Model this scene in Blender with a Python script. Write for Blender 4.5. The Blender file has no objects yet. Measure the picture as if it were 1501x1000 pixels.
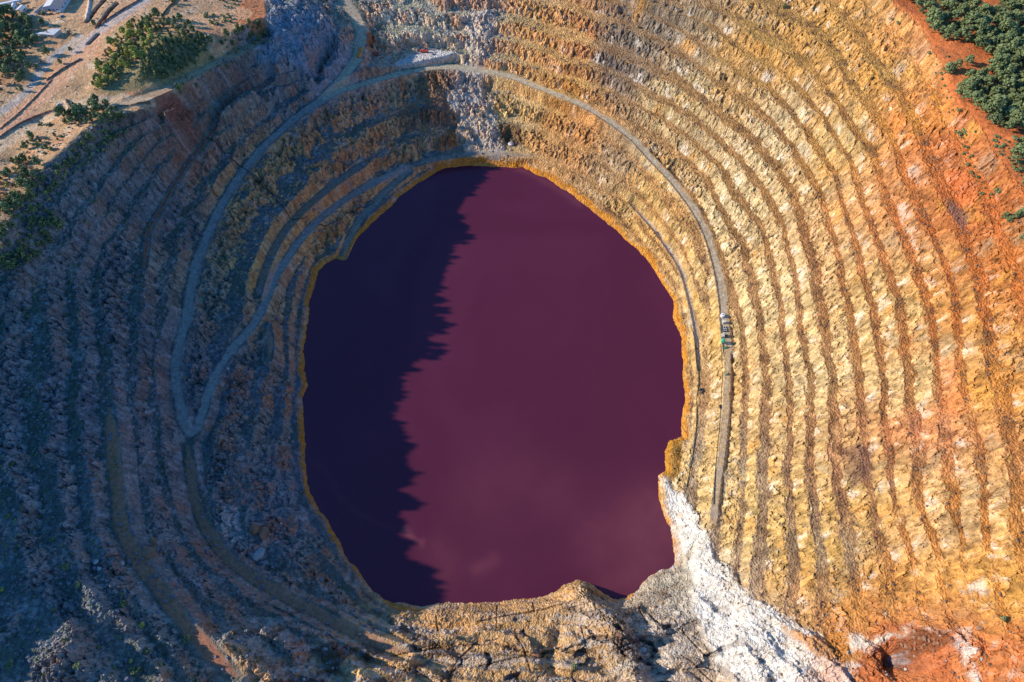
import bpy, math, random
import numpy as np
# ---------------------------------------------------------------- camera, world, sun, exposure
scene = bpy.context.scene
col = scene.collection
CAM_H, PITCH, LENS = 620.0, 60.0, 24.0
cd = bpy.data.cameras.new("camera"); cam = bpy.data.objects.new("camera", cd); col.objects.link(cam)
cam.location = (0, 0, CAM_H); cam.rotation_euler = (math.radians(90 - PITCH), 0, 0)
cd.sensor_width = 36; cd.lens = LENS; cd.clip_start = 1; cd.clip_end = 20000
scene.camera = cam
SUN_TAN, SUN_AZ = 0.475, 4.0                 # tan of elevation, degrees the shadows turn towards the camera
elev = math.atan(SUN_TAN)
world = bpy.data.worlds.new("World"); scene.world = world; world.use_nodes = True
wn = world.node_tree; bg = wn.nodes["Background"]
sky = wn.nodes.new("ShaderNodeTexSky"); sky.sky_type = 'NISHITA'; sky.sun_disc = False
sky.sun_elevation = elev; sky.sun_rotation = math.radians(-90 + SUN_AZ)
sky.altitude = 400; sky.air_density = 1.0; sky.dust_density = 0.3; sky.ozone_density = 5.0
tint = wn.nodes.new("ShaderNodeMix"); tint.data_type = 'RGBA'; tint.blend_type = 'MULTIPLY'; tint.inputs[0].default_value = 1
tint.inputs[7].default_value = (.41, .84, 1.14, 1)      # a deep clear blue winter sky
wn.links.new(sky.outputs[0], tint.inputs[6]); wn.links.new(tint.outputs[2], bg.inputs[0]); bg.inputs[1].default_value = 0.15
sd = bpy.data.lights.new("sun", 'SUN'); sun = bpy.data.objects.new("sun", sd); col.objects.link(sun)
sd.energy = 4.2; sd.angle = math.radians(0.5); sd.color = (1.0, 0.90, 0.77)
a = math.radians(SUN_AZ)
from mathutils import Vector
sun.rotation_euler = Vector((math.cos(a), -math.sin(a), -SUN_TAN)).to_track_quat('-Z', 'Y').to_euler()
scene.view_settings.view_transform = 'Standard'; scene.view_settings.look = 'None'
scene.view_settings.gamma = 1; scene.view_settings.exposure = 0.53
scene.cycles.max_bounces = 4; scene.cycles.diffuse_bounces = 2

rng = np.random.default_rng(7); random.seed(7)
F_PX = LENS / 36 * 1501
SP, CP = math.sin(math.radians(PITCH)), math.cos(math.radians(PITCH))
def ray(px, py):
    R = (np.asarray(px, float) - 750.5) / F_PX; U = (500 - np.asarray(py, float)) / F_PX
    return R, CP + SP * U, -SP + CP * U
def unproj(px, py, z):
    dx, dy, dz = ray(px, py); t = (CAM_H - z) / (-dz)
    return dx * t, dy * t

# ---------------------------------------------------------------- noise
_perm = rng.permutation(256).astype(np.int32); _perm = np.concatenate([_perm, _perm])
_ang = rng.random(256) * 2 * np.pi; _gx = np.cos(_ang).astype(np.float32); _gy = np.sin(_ang).astype(np.float32)
def pn(x, y):
    x = np.asarray(x, np.float32); y = np.asarray(y, np.float32)
    xi = np.floor(x).astype(np.int32); yi = np.floor(y).astype(np.int32)
    fx = x - xi; fy = y - yi; xi &= 255; yi &= 255
    u = fx * fx * (3 - 2 * fx); v = fy * fy * (3 - 2 * fy)
    def g(ix, iy, dx, dy):
        h = _perm[_perm[ix & 255] + (iy & 255)]
        return _gx[h] * dx + _gy[h] * dy
    a0 = g(xi, yi, fx, fy); b0 = g(xi + 1, yi, fx - 1, fy)
    a1 = g(xi, yi + 1, fx, fy - 1); b1 = g(xi + 1, yi + 1, fx - 1, fy - 1)
    return ((a0 + u * (b0 - a0)) * (1 - v) + (a1 + u * (b1 - a1)) * v) * 1.5
def fbm(x, y, o=4, g=0.5, off=0.0):
    s = 0; am = 1; f = 1; n = 0
    for i in range(o):
        s = s + am * pn(x * f + off + 17.3 * i, y * f - off + 9.1 * i); n += am; am *= g; f *= 2.03
    return s / n
def ridged(x, y, o=3, off=0.0):
    s = 0; am = 1; f = 1; n = 0
    for i in range(o):
        s = s + am * (1 - 2 * np.abs(pn(x * f + off + 31.7 * i, y * f + off))); n += am; am *= .5; f *= 2.1
    return s / n
def cells(x, y, off=0):
    """broken rock: every point takes the random value (and tilt) of its nearest scattered block centre"""
    x = np.asarray(x, np.float32); y = np.asarray(y, np.float32)
    xi = np.floor(x).astype(np.int32); yi = np.floor(y).astype(np.int32)
    best = np.full(x.shape, 1e9, np.float32); val = np.zeros(x.shape, np.float32)
    for dx in (-1, 0, 1):
        for dy in (-1, 0, 1):
            h = _perm[_perm[(xi + dx + off) & 255] + ((yi + dy) & 255)]; h2 = _perm[(h + 57) & 255]; h3 = _perm[(h + 131) & 255]; h4 = _perm[(h + 17) & 255]
            ex = x - (xi + dx + h / 255.); ey = y - (yi + dy + h2 / 255.)
            d = ex * ex + ey * ey; b = d < best
            best = np.where(b, d, best); val = np.where(b, h3 / 127.5 - 1 + ex * (h4 / 127.5 - 1) * .9 + ey * (h / 127.5 - 1) * .9, val)
    return val
def sstep(a_, b_, v):
    t = np.clip((v - a_) / (b_ - a_), 0, 1); return t * t * (3 - 2 * t)

# ---------------------------------------------------------------- survey of the pit
SHORE = [(640,253),(655,246),(690,243),(730,244),(765,246),(800,262),(835,283),(865,305),(900,335),(930,362),(955,388),(972,415),(985,440),(990,470),(998,500),(1002,540),(1003,580),(1002,610),(999,640),(980,645),(976,660),(974,690),(962,697),(963,712),(968,735),(975,760),(985,775),(989,800),(991,828),(982,834),(965,836),(950,846),(938,862),(920,878),(905,883),(893,880),(880,870),(865,862),(848,856),(835,860),(820,867),(800,872),(770,878),(740,881),(700,883),(670,885),(640,888),(615,895),(595,892),(575,887),(562,880),(545,862),(530,845),(517,826),(505,812),(495,790),(480,765),(468,748),(456,722),(449,690),(447,665),(448,640),(445,610),(444,585),(452,565),(447,545),(444,520),(447,490),(452,465),(457,430),(465,400),(478,385),(492,379),(505,381),(512,362),(530,342),(545,325),(565,310),(590,285),(615,268),(640,253)]
# levels: phase, height, then the line where that bench's outer edge runs
LV = [
 (4,46,[(925,190),(967,211),(1007,240),(1034,267),(1065,331),(1079,355),(1098,414),(1104,451),(1112,500),(1118,550),(1112,620),(1108,700),(1106,780),(1104,850),(1090,930),(1070,1010)]),
 (3,34,[(1062,420),(1078,450),(1086,500),(1090,550),(1087,620),(1085,700),(1080,780),(1075,850),(1062,930),(1045,1010)]),
 (5,58,[(711,84),(767,93),(807,109),(844,120),(871,128),(903,141),(940,160),(967,171),(994,195),(1028,224),(1058,254),(1071,285),(1103,323),(1119,352),(1127,390),(1135,432),(1143,470),(1148,507),(1150,550),(1151,620),(1150,700),(1155,780),(1163,850),(1150,930),(1120,1010)]),
 (6,70,[(721,55),(753,59),(788,72),(828,91),(866,99),(908,112),(927,125),(954,144),(988,160),(1020,182),(1050,208),(1082,235),(1098,262),(1116,277),(1140,328),(1154,373),(1163,411),(1167,454),(1172,507),(1182,550),(1182,620),(1183,700),(1190,780),(1200,850),(1195,930),(1165,1010)]),
 (7,82,[(727,24),(769,37),(801,48),(834,56),(871,69),(900,77),(932,93),(962,107),(988,120),(1015,139),(1039,160),(1066,182),(1095,203),(1121,235),(1137,256),(1156,288),(1170,328),(1183,384),(1188,413),(1196,443),(1204,480),(1207,507),(1214,550),(1216,620),(1220,700),(1232,780),(1245,850),(1250,930),(1230,1010)]),
 (8,94,[(740,-12),(788,0),(815,5),(850,16),(884,29),(919,40),(948,53),(978,67),(1002,83),(1034,99),(1060,115),(1087,150),(1121,174),(1145,200),(1169,232),(1188,262),(1204,301),(1212,331),(1226,373),(1234,413),(1244,451),(1250,507),(1256,550),(1260,620),(1265,700),(1280,780),(1298,850),(1305,930),(1290,1010)]),
 (9,106,[(830,-18),(884,0),(922,8),(956,21),(986,37),(1015,59),(1034,80),(1068,107),(1103,115),(1129,139),(1153,163),(1177,192),(1196,219),(1215,248),(1226,275),(1239,309),(1248,355),(1257,400),(1271,435),(1276,472),(1284,510),(1290,550),(1294,620),(1300,700),(1322,780),(1345,850),(1350,930),(1340,1010)]),
 (10,118,[(900,-20),(956,0),(991,13),(1020,29),(1047,45),(1063,59),(1098,85),(1135,99),(1161,126),(1180,150),(1204,171),(1223,200),(1244,240),(1255,267),(1264,305),(1280,340),(1288,376),(1304,420),(1314,470),(1322,510),(1330,550),(1333,620),(1340,700),(1358,780),(1378,850),(1390,930),(1390,1010)]),
 (11,130,[(930,-20),(988,0),(1028,11),(1060,19),(1082,35),(1100,48),(1135,67),(1161,88),(1188,107),(1204,128),(1226,158),(1244,187),(1271,222),(1284,256),(1294,290),(1306,320),(1318,346),(1338,392),(1348,426),(1360,470),(1368,510),(1375,550),(1378,620),(1385,700),(1400,780),(1415,850),(1430,930),(1435,1010)]),
 (12,142,[(1060,-20),(1116,5),(1140,21),(1164,32),(1191,48),(1212,77),(1236,112),(1258,144),(1284,176),(1303,203),(1316,246),(1330,280),(1348,316),(1366,352),(1380,384),(1394,424),(1398,460),(1402,500),(1408,550),(1420,620),(1433,700),(1440,780),(1450,850),(1465,930),(1475,1010)]),
 (13,154,[(1180,-25),(1212,3),(1242,40),(1266,75),(1287,104),(1314,139),(1332,174),(1343,203),(1360,244),(1374,282),(1392,308),(1402,340),(1418,380),(1430,430),(1436,470),(1441,500),(1450,550),(1465,620),(1480,700),(1486,780),(1495,850),(1515,930),(1530,1010)]),
 (14,166,[(1240,-20),(1266,3),(1287,24),(1314,56),(1335,83),(1354,112),(1375,144),(1386,182),(1407,214),(1429,262),(1440,285),(1452,320),(1462,352),(1476,380),(1487,420),(1500,470),(1520,540),(1540,700),(1560,850),(1590,1010)]),
 (15,183,[(1290,-20),(1310,4),(1330,18),(1355,43),(1365,70),(1383,97),(1394,130),(1404,156),(1420,166),(1440,187),(1455,215),(1475,245),(1498,275),(1520,330),(1545,420),(1570,540),(1600,700),(1640,850),(1690,1010)]),
 # lower north and east ledges
 (1,10,[(598,245),(630,233),(684,228),(727,222),(780,229),(815,246),(850,262),(887,283),(925,300),(948,325),(965,345),(985,375),(998,395),(1008,430),(1017,470),(1020,490),(1024,540),(1024,580),(1022,640),(1012,690),(1003,730),(1003,780),(1006,830),(1000,850),(950,880),(900,900),(850,880),(780,895),(700,900),(640,920),(600,915),(545,890),(500,850),(460,800)]),
 (2,22,[(577,211),(640,195),(690,190),(732,176),(780,187),(815,208),(860,227),(887,248),(930,290),(975,345),(1010,400),(1030,450)]),
 (3,34,[(569,171),(600,168),(640,165),(690,150),(716,136),(751,144),(788,160),(828,168),(870,190),(925,235),(970,290),(1010,345),(1035,400)]),
 (2,25,[(1020,900),(960,930),(900,950),(800,932),(700,930),(600,950)]),
]
LVZ = [  # lines whose height and phase change along the way: (px, py, z, phase)
 [(500,-20,104,7),(505,0,98,7),(525,30,90,6.6),(531,60,83,6),(518,98,75,5),(470,148,67,4)],
 [(478,143,67,4),(510,130,65,4),(550,118,61,4),(600,105,57,4),(655,96,53,4),(740,109,50,4),(780,125,49,4),(820,141,48,4),(857,155,47,4),(887,174,46,4),(922,198,44,3.8),(940,216,43,3.6),(959,238,42,3.4),(988,267,40,3),(1020,310,38,3),(1040,350,36,3),(1053,400,35,3),(1060,440,34,3),(1062,480,31,2.4),(1066,510,29,2),(1067,550,28,2),(1064,600,28,2),(1060,650,28,2),(1053,700,28,2),(1048,740,28,2),(1046,765,28,2)],
 [(470,148,67,4),(440,168,66,4),(405,198,65,4),(385,217,64,4),(350,260,62,4),(320,310,60,4),(305,345,59,4),(290,380,58,4),(280,420,57,4),(276,455,56,4),(268,490,55,4),(258,520,54,4),(257,550,53,4),(262,585,52,4),(270,618,51,4),(280,632,50,4)],
 [(288,630,50,4),(297,608,48,3.8),(304,580,46,3.6),(318,545,42,3.2),(338,515,39,3),(360,490,36,2.8),(378,468,33,2.5),(390,440,30,2.2),(400,412,27,2),(420,380,25,1.7),(440,352,23,1.5),(460,328,20,1.3),(490,303,17,1.1),(525,280,14,1),(560,262,13,1),(598,245,12,1)],
 [(390,480,33,2.4),(396,500,31,2.2),(394,530,28,2),(385,560,26,2),(375,600,25,2)],
 [(575,43,80,6),(620,47,77,6),(680,50,73,6),(721,55,70,6)],
 [(560,112,61,4.6),(585,92,62,5),(605,80,62,5),(640,72,62,5),(672,80,60,5),(711,84,58,5)],
 [(590,90,62,5),(625,84,62,5),(650,82,61,5)],
 [(537,-8,94,7),(564,5,90,7),(612,14,86,7),(654,20,84,7),(727,24,82,7)],
 [(569,171,40,3),(537,190,44,3),(500,211,46,3),(457,254,47,3),(430,290,46,3),(410,330,45,3),(385,370,44,3),(360,420,45,3),(345,460,46,3.2)],
 [(577,211,24,2),(531,243,28,2),(489,270,31,2),(440,312,32,2),(414,341,33,2),(392,384,33,2),(378,432,33,2)],
 [(275,655,49,3.6),(282,720,46,3.2),(300,780,43,3),(345,830,40,3),(400,865,36,3),(470,900,32,3),(530,935,30,3),(590,955,32,3),(700,965,35,3),(800,970,36,3),(900,1000,38,3)],
 [(490,80,78,5.4),(450,125,74,5),(420,155,74,5),(370,195,74,5),(330,235,74,5),(294,288,74,5),(278,315,73,5),(256,355,72,5),(245,420,71,5),(235,500,70,5),(228,580,69,5),(240,680,66,5),(262,760,63,5),(300,830,59,5),(370,880,55,5),(450,930,50,5),(520,972,46,5),(600,995,46,5)],
 [(398,117,92,6),(347,150,90,6),(307,198,90,6),(275,240,90,6),(248,283,89,6),(235,309,89,6),(219,331,88,6),(211,392,87,6),(205,450,86,6),(200,520,84,6),(195,600,82,6),(205,700,80,6),(225,780,77,6),(260,840,74,6),(320,900,70,6),(380,950,67,6),(440,990,64,6)],
 [(370,130,105,7),(300,180,106,7),(240,240,106,7),(208,285,105,7),(182,325,104,7),(160,355,103,7),(139,392,102,7),(145,450,100,7),(158,490,99,7),(160,600,96,7),(170,700,94,7),(180,790,91,7),(225,850,88,7),(290,940,85,7),(345,990,82,7)],
 [(280,150,118,8),(225,215,119,8),(185,265,118,8),(155,310,117,8),(130,360,116,8),(105,410,114,8),(118,500,110,8),(112,600,107,8),(122,700,105,8),(140,800,102,8),(185,880,98,8),(250,960,94,8)],
 [(245,172,132,9),(200,210,133,9),(160,256,132,9),(133,301,132,9),(107,341,131,9),(77,368,130,9),(60,420,127,9),(75,480,121,9),(65,580,117,9),(75,700,113,9),(90,790,110,9),(130,870,107,9),(200,950,103,9),(230,1000,101,9)],
 [(35,385,145,10),(5,420,142,10),(-10,480,134,10),(-5,600,127,10),(0,700,122,10),(30,800,118,10),(60,880,116,10),(110,950,112,10)],
 [(250,150,147,11),(200,163,152,11),(150,168,158,11),(110,203,161,11),(60,250,163,11),(25,300,164,11),(0,350,165,11)],
 [(160,150,146,11),(174,140,147,11),(227,123,145,11),(267,93,142,11),(315,64,140,11),(345,45,139,11)],
 [(174,158,148,10.6),(240,134,141,10),(294,104,133,9.5),(355,75,124,9),(392,55,117,8.6)],
 [(385,-5,127,10),(393,25,134,10.4),(372,40,137,10.7),(345,42,140,11)],
 [(425,5,120,9),(470,30,108,8),(440,95,104,7.5),(370,100,110,8)],
 [(485,10,104,7.5),(500,60,96,7),(478,95,88,6.4)],
]
PTS = [(160,120,150,12),(200,100,158,12),(240,52,163,12),(175,60,156,12),(285,62,158,12),(305,50,150,12),(215,70,163,12),
 (120,130,145,11),(60,180,147,11),(20,240,150,11),(50,120,144,11),(20,60,144,11),(100,60,144,11),(100,10,145,11),(160,20,145,11),(200,40,146,11),(250,10,146,11),(320,10,138,11),(330,30,140,11),(400,-70,116,9),(300,-70,122,10),(470,-60,104,8),(180,-90,128,11),(360,-20,130,10),(20,10,144,11),(60,220,158,11),(10,290,161,11),
 (1440,40,190,15.5),(1490,100,192,15.5),(1430,110,186,15.3),(1490,200,190,15.5),(1400,60,188,15.4),(1370,20,187,15.4),(1450,150,188,15.4),
 (1490,320,181,15),(1440,240,174,14.6),
 (650,0,97,8),(700,0,92,7.8),(1490,470,163,14)]
WL = [  # lines in world metres, outside the picture: (x, y, z, phase)
 [(-300,-20,96,9),(-100,-10,70,6),(100,-10,70,6),(300,-20,110,10)],
 [(-400,-100,150,11),(-100,-110,140,11),(100,-110,140,11),(400,-100,160,13)],
 [(-500,-180,170,14),(0,-200,170,14),(500,-180,175,14)],
]
SHADE = [(672,345),(683,385),(655,432),(640,470),(612,510),(583,560),(580,600),(600,650),(595,720),(600,790),(620,840),(640,885)]
RIDGE_X = -470.0  # unseen west ridge, its height shaped to throw the lake shadow along SHADE
rl = []
ca, sa = math.cos(a), math.sin(a)
for (px, py) in SHADE:
    xs, ys = unproj(px, py, 0)
    d = (xs - RIDGE_X) / ca
    if ys + d * sa < 400: rl.append((RIDGE_X, ys + d * sa, min(d * SUN_TAN, 196), 13))
rl.append((RIDGE_X - 10, 20, 186, 13)); rl.append((RIDGE_X, -60, 180, 13)); WL.append(rl)

HX0, HX1, HY0, HY1 = -800., 800., -240., 1120.
def dens(poly):
    out = []
    for p, q in zip(poly[:-1], poly[1:]):
        n = max(2, int(math.hypot(q[0] - p[0], q[1] - p[1]) / 1.5))
        for i in range(n):
            f = i / n; out.append([p[j] + (q[j] - p[j]) * f for j in range(4)])
    out.append(list(poly[-1])); return out
samples = []
def add_px(poly):
    w = []
    for (px, py, z, ph) in poly:
        x, y = unproj(px, py, z); w.append((float(x), float(y), z, ph))
    samples.extend(dens(w)); return w
for ph, z, pl in LV: add_px([(p[0], p[1], z, ph) for p in pl])
W_LVZ = [add_px(pl) for pl in LVZ]
for p in PTS: add_px([p, (p[0] + 2, p[1], p[2], p[3])])
for pl in WL: samples.extend(dens(pl))
shore_w = add_px([(p[0], p[1], 0.0, 0.0) for p in SHORE])
samples = np.array(samples)
shore_xy = np.array([(p[0], p[1]) for p in shore_w])

def in_poly(X, Y, poly):
    inside = np.zeros(X.shape, bool); n = len(poly)
    for i in range(n):
        x1, y1 = poly[i]; x2, y2 = poly[(i + 1) % n]
        if y1 == y2: continue
        c = ((y1 > Y) != (y2 > Y)) & (X < (x2 - x1) * (Y - y1) / (y2 - y1) + x1)
        inside ^= c
    return inside
def solve():
    prev = None
    for h in (64., 32., 16., 8., 4.):
        nx = int((HX1 - HX0) / h) + 1; ny = int((HY1 - HY0) / h) + 1
        S = np.zeros((ny, nx, 2)); N = np.zeros((ny, nx))
        ix = np.rint((samples[:, 0] - HX0) / h).astype(int); iy = np.rint((samples[:, 1] - HY0) / h).astype(int)
        ok = (ix >= 0) & (ix < nx) & (iy >= 0) & (iy < ny)
        np.add.at(S, (iy[ok], ix[ok]), samples[ok, 2:4]); np.add.at(N, (iy[ok], ix[ok]), 1)
        fix = N > 0
        V = np.zeros((ny, nx, 2)); V[..., 0] = 100; V[..., 1] = 8
        if prev is not None:
            pny, pnx = prev.shape[:2]
            yy = np.clip(np.linspace(0, (ny - 1) * h / (2 * h), ny), 0, pny - 1); xx = np.clip(np.linspace(0, (nx - 1) / 2, nx), 0, pnx - 1)
            y0 = np.minimum(yy.astype(int), pny - 2); x0 = np.minimum(xx.astype(int), pnx - 2)
            fy = (yy - y0)[:, None, None]; fx = (xx - x0)[None, :, None]
            V = (prev[y0][:, x0] * (1 - fx) + prev[y0][:, x0 + 1] * fx) * (1 - fy) + (prev[y0 + 1][:, x0] * (1 - fx) + prev[y0 + 1][:, x0 + 1] * fx) * fy
        X, Y = np.meshgrid(HX0 + h * np.arange(nx), HY0 + h * np.arange(ny))
        lake = in_poly(X, Y, shore_xy) & ~fix
        fixv = np.where(fix[..., None], S / np.maximum(N, 1)[..., None], 0)
        for sl in (np.s_[0, :], np.s_[-1, :], np.s_[:, 0], np.s_[:, -1]):
            fix[sl] = True; fixv[sl] = (165, 14)
        fixv[lake] = (-6, -0.5); fix |= lake
        V = np.where(fix[..., None], fixv, V)
        ii, jj = np.meshgrid(np.arange(ny), np.arange(nx), indexing='ij')
        masks = [((((ii + jj) % 2) == k) & ~fix)[1:-1, 1:-1, None] for k in (0, 1)]
        for it in range(260 if h > 4 else 180):
            for m in masks:
                av = .25 * (V[:-2, 1:-1] + V[2:, 1:-1] + V[1:-1, :-2] + V[1:-1, 2:])
                c = V[1:-1, 1:-1]; c += np.where(m, 1.75 * (av - c), 0)
        prev = V
    # a light smoothing rounds the cusps at the survey lines
    for _ in range(1):
        P = np.pad(prev, ((1, 1), (1, 1), (0, 0)), mode='edge')
        prev = .5 * prev + .125 * (P[:-2, 1:-1] + P[2:, 1:-1] + P[1:-1, :-2] + P[1:-1, 2:])
    return prev
MAC = solve(); MH = 4.0
def macro(X, Y):
    gx = np.clip((X - HX0) / MH, 0, MAC.shape[1] - 1.001); gy = np.clip((Y - HY0) / MH, 0, MAC.shape[0] - 1.001)
    x0 = gx.astype(int); y0 = gy.astype(int); fx = (gx - x0)[..., None]; fy = (gy - y0)[..., None]
    return (MAC[y0, x0] * (1 - fx) + MAC[y0, x0 + 1] * fx) * (1 - fy) + (MAC[y0 + 1, x0] * (1 - fx) + MAC[y0 + 1, x0 + 1] * fx) * fy
# ---------------------------------------------------------------- the fine grid
def axis(a0, a1, st, far):
    core = list(np.arange(a0, a1 + .01, st)); s = st; lo = core[0]; pre = []
    while lo > -far: s *= 1.12; lo -= s; pre.append(lo)
    s = st; hi = core[-1]; post = []
    while hi < far: s *= 1.12; hi += s; post.append(hi)
    return np.array(pre[::-1] + core + post)
STEP = 0.85
XA = axis(-590, 640, STEP, 3000); YA = axis(22, 835, STEP, 3500)
X, Y = np.meshgrid(XA, YA)
print("grid", X.shape)
LC = unproj(722, 560, 0); LCX, LCY = float(LC[0]), float(LC[1])
M = macro(X, Y); Mz = M[..., 0]; Ph = M[..., 1]
TH = np.arctan2(Y - LCY, X - LCX)
Sx = np.cos(TH); Sy = np.sin(TH)
RR = np.hypot(X - LCX, Y - LCY)
def poly_px(pts, z=None):
    out = []
    for p in pts:
        x, y = hit_macro(p[0], p[1]); out.append((x, y))
    return out
def hit_macro(px, py, fn=None):
    dx, dy, dz = ray(px, py); dx = float(dx); dy = float(dy); dz = float(dz)
    t = np.arange(380, 1150, .5)
    x = dx * t; y = dy * t; z = CAM_H + dz * t
    h = fn(x, y) if fn else macro(x, y)[..., 0]
    b = np.nonzero(z <= np.maximum(h, 0))[0]
    i = b[0] if len(b) else len(t) - 1
    return float(x[i]), float(y[i])
def soft_poly(pts, edge=6, warp=8, sc=22, off=3.3):
    P = np.array(poly_px(pts)); x0, y0 = P.min(0) - 40; x1, y1 = P.max(0) + 40
    i0, i1 = np.searchsorted(YA, [y0, y1]); j0, j1 = np.searchsorted(XA, [x0, x1])
    W = np.zeros(X.shape, np.float32)
    if i1 <= i0 or j1 <= j0: return W
    Xs = X[i0:i1, j0:j1]; Ys = Y[i0:i1, j0:j1]
    wx = Xs + warp * fbm(Xs / sc, Ys / sc, 4, .6, off); wy = Ys + warp * fbm(Xs / sc, Ys / sc, 4, .6, off + 50)
    ins = in_poly(wx, wy, P)
    d = np.full(Xs.shape, 1e9)
    for k in range(len(P)):
        p = P[k]; q = P[(k + 1) % len(P)]; v = q - p; L = max((v ** 2).sum(), 1e-6)
        t = np.clip(((wx - p[0]) * v[0] + (wy - p[1]) * v[1]) / L, 0, 1)
        d = np.minimum(d, np.hypot(wx - p[0] - t * v[0], wy - p[1] - t * v[1]))
    sd_ = np.where(ins, d, -d)
    W[i0:i1, j0:j1] = sstep(-edge * .5, edge * .5, sd_); return W
def near_line(w, R):
    """distance to a polyline, height along it, only within R"""
    D = np.full(X.shape, 1e3, np.float32); Z = np.zeros(X.shape, np.float32); SG = np.zeros(X.shape, np.float32); U = np.zeros(X.shape, np.float32)
    acc = 0
    for p, q in zip(w[:-1], w[1:]):
        x0, x1 = min(p[0], q[0]) - R, max(p[0], q[0]) + R; y0, y1 = min(p[1], q[1]) - R, max(p[1], q[1]) + R
        i0, i1 = np.searchsorted(YA, [y0, y1]); j0, j1 = np.searchsorted(XA, [x0, x1])
        vx, vy = q[0] - p[0], q[1] - p[1]; L = math.hypot(vx, vy)
        if i1 > i0 and j1 > j0 and L > 0:
            Xs = X[i0:i1, j0:j1]; Ys = Y[i0:i1, j0:j1]
            t = np.clip(((Xs - p[0]) * vx + (Ys - p[1]) * vy) / L ** 2, 0, 1)
            d = np.hypot(Xs - p[0] - t * vx, Ys - p[1] - t * vy)
            s = ((Xs - p[0]) * vy - (Ys - p[1]) * vx) / L
            b = d < D[i0:i1, j0:j1]
            D[i0:i1, j0:j1][b] = d[b]; Z[i0:i1, j0:j1][b] = (p[2] + (q[2] - p[2]) * t)[b]
            SG[i0:i1, j0:j1][b] = s[b]; U[i0:i1, j0:j1][b] = (acc + t * L)[b]
        acc += L
    return D, Z, SG, U
def smooth_line(w, n=3):
    w = [list(p) for p in w]
    for _ in range(n):
        o = [w[0]]
        for p, q in zip(w[:-1], w[1:]):
            o.append([p[k] * .75 + q[k] * .25 for k in range(4)]); o.append([p[k] * .25 + q[k] * .75 for k in range(4)])
        o.append(w[-1]); w = o
    return w
# areas without benches
white_n = soft_poly([(683,20),(722,20),(722,60),(700,100),(720,150),(735,200),(745,238),(690,238),(672,190),(655,120),(690,80)], 12, 15)
white_s = soft_poly([(968,700),(1000,728),(1030,780),(1060,830),(1110,880),(1160,915),(1200,935),(1260,1010),(1080,1010),(1040,950),(1015,880),(1018,800),(990,830),(985,780)], 8, 9)
se_mix = soft_poly([(1105,895),(1200,905),(1330,905),(1440,885),(1530,900),(1530,1100),(1000,1100),(1060,980)], 30, 14)
plat_l = soft_poly([(-80,400),(0,350),(25,300),(60,250),(110,203),(150,168),(200,163),(250,150),(315,110),(345,45),(392,25),(385,-60),(-200,-60),(-200,400)], 8, 3)
forest = soft_poly([(1290,-40),(1310,6),(1330,20),(1357,45),(1367,72),(1385,99),(1384,125),(1400,160),(1420,162),(1440,187),(1457,217),(1477,247),(1500,277),(1530,330),(1600,480),(1700,700),(2600,700),(2600,-60)], 6, 2)
cliff_b = soft_poly([(400,15),(430,3),(475,15),(488,40),(470,80),(440,97),(395,98),(375,85),(390,50)], 10, 6)
slab_n = soft_poly([(600,115),(660,108),(672,150),(665,215),(600,215),(575,170)], 14, 6)
scar_l = soft_poly([(330,640),(440,640),(440,740),(480,800),(440,850),(330,800),(300,700)], 20, 10)
pad = soft_poly([(575,98),(598,80),(636,70),(676,76),(650,88),(610,95)], 4, 2)
terr = 1 - np.clip(np.maximum.reduce([white_n * .75, white_s * .93, se_mix * .55, plat_l, forest, cliff_b * .7, slab_n * .3, scar_l * .6]), 0, 1)
south = sstep(130, 60, Y) * sstep(-260, -150, X) * sstep(230, 120, X)
lake_in = in_poly(X, Y, shore_xy)
dsh, _, _, ush = near_line([(p[0], p[1], 0, 0) for p in shore_w], 45)
dsh = np.where(lake_in, -dsh, dsh)
# large noise
big = fbm(X / 60, Y / 60, 3, .5)
calm = sstep(2, 30, dsh)
left = sstep(20, -120, X - 0.15 * (Y - 300))
nrth = sstep(480, 560, Y) * sstep(60, -20, X)
rough = 0.55 + 0.30 * left - .25 * south + .1 * nrth
# ribs run down the faces: noise that varies along the bench
k1 = 300 / 13.; k2 = 300 / 5.0
warp = 0.05 * fbm(X / 30, Y / 30, 3)
TH2 = TH - .05 * Ph * Sx
Qx = np.cos(TH2) + warp; Qy = np.sin(TH2) + warp
tpatch = sstep(-.35, .15, fbm(X / 55, Y / 55, 2, .5, 303))          # where the left benches have crumbled
terr = terr * (1 - left * (1 - .78 - .22 * tpatch))
rib = ridged(Qx * k1, Qy * k1 + Ph * .3, 2, 5.1)
rib2 = ridged(Qx * k2, Qy * k2 + Ph * .6, 2, 15.1)
edge = fbm(X / 24, Y / 24, 3, .55, 7.7)
coreW = sstep(720, 640, np.abs(X)) * sstep(960, 850, Y) * sstep(-60, 10, Y)
fine = fbm(X / 7, Y / 7, 3, .6, 2.2) * coreW
wcx = X + 4 * fbm(X / 15, Y / 15, 3, .6, 501); wcy = Y + 4 * fbm(X / 15, Y / 15, 3, .6, 601)
right_ = sstep(-20, 120, X)
blk = cells(Qx * 300 / 14, Qy * 300 / 14 + Ph * .9) * .6 + cells(wcx / 7, wcy / 7, 40) * .4
blk2 = cells(wcx / 3.4, wcy / 3.4, 90) * coreW; blk = blk * coreW
sel = sstep(330, 200, Y) * sstep(120, 200, X)
terr = terr * (1 - (.15 + .35 * sel) * right_ * sstep(.0, .4, fbm(X / 38, Y / 38, 3, .5, 808)))
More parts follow.
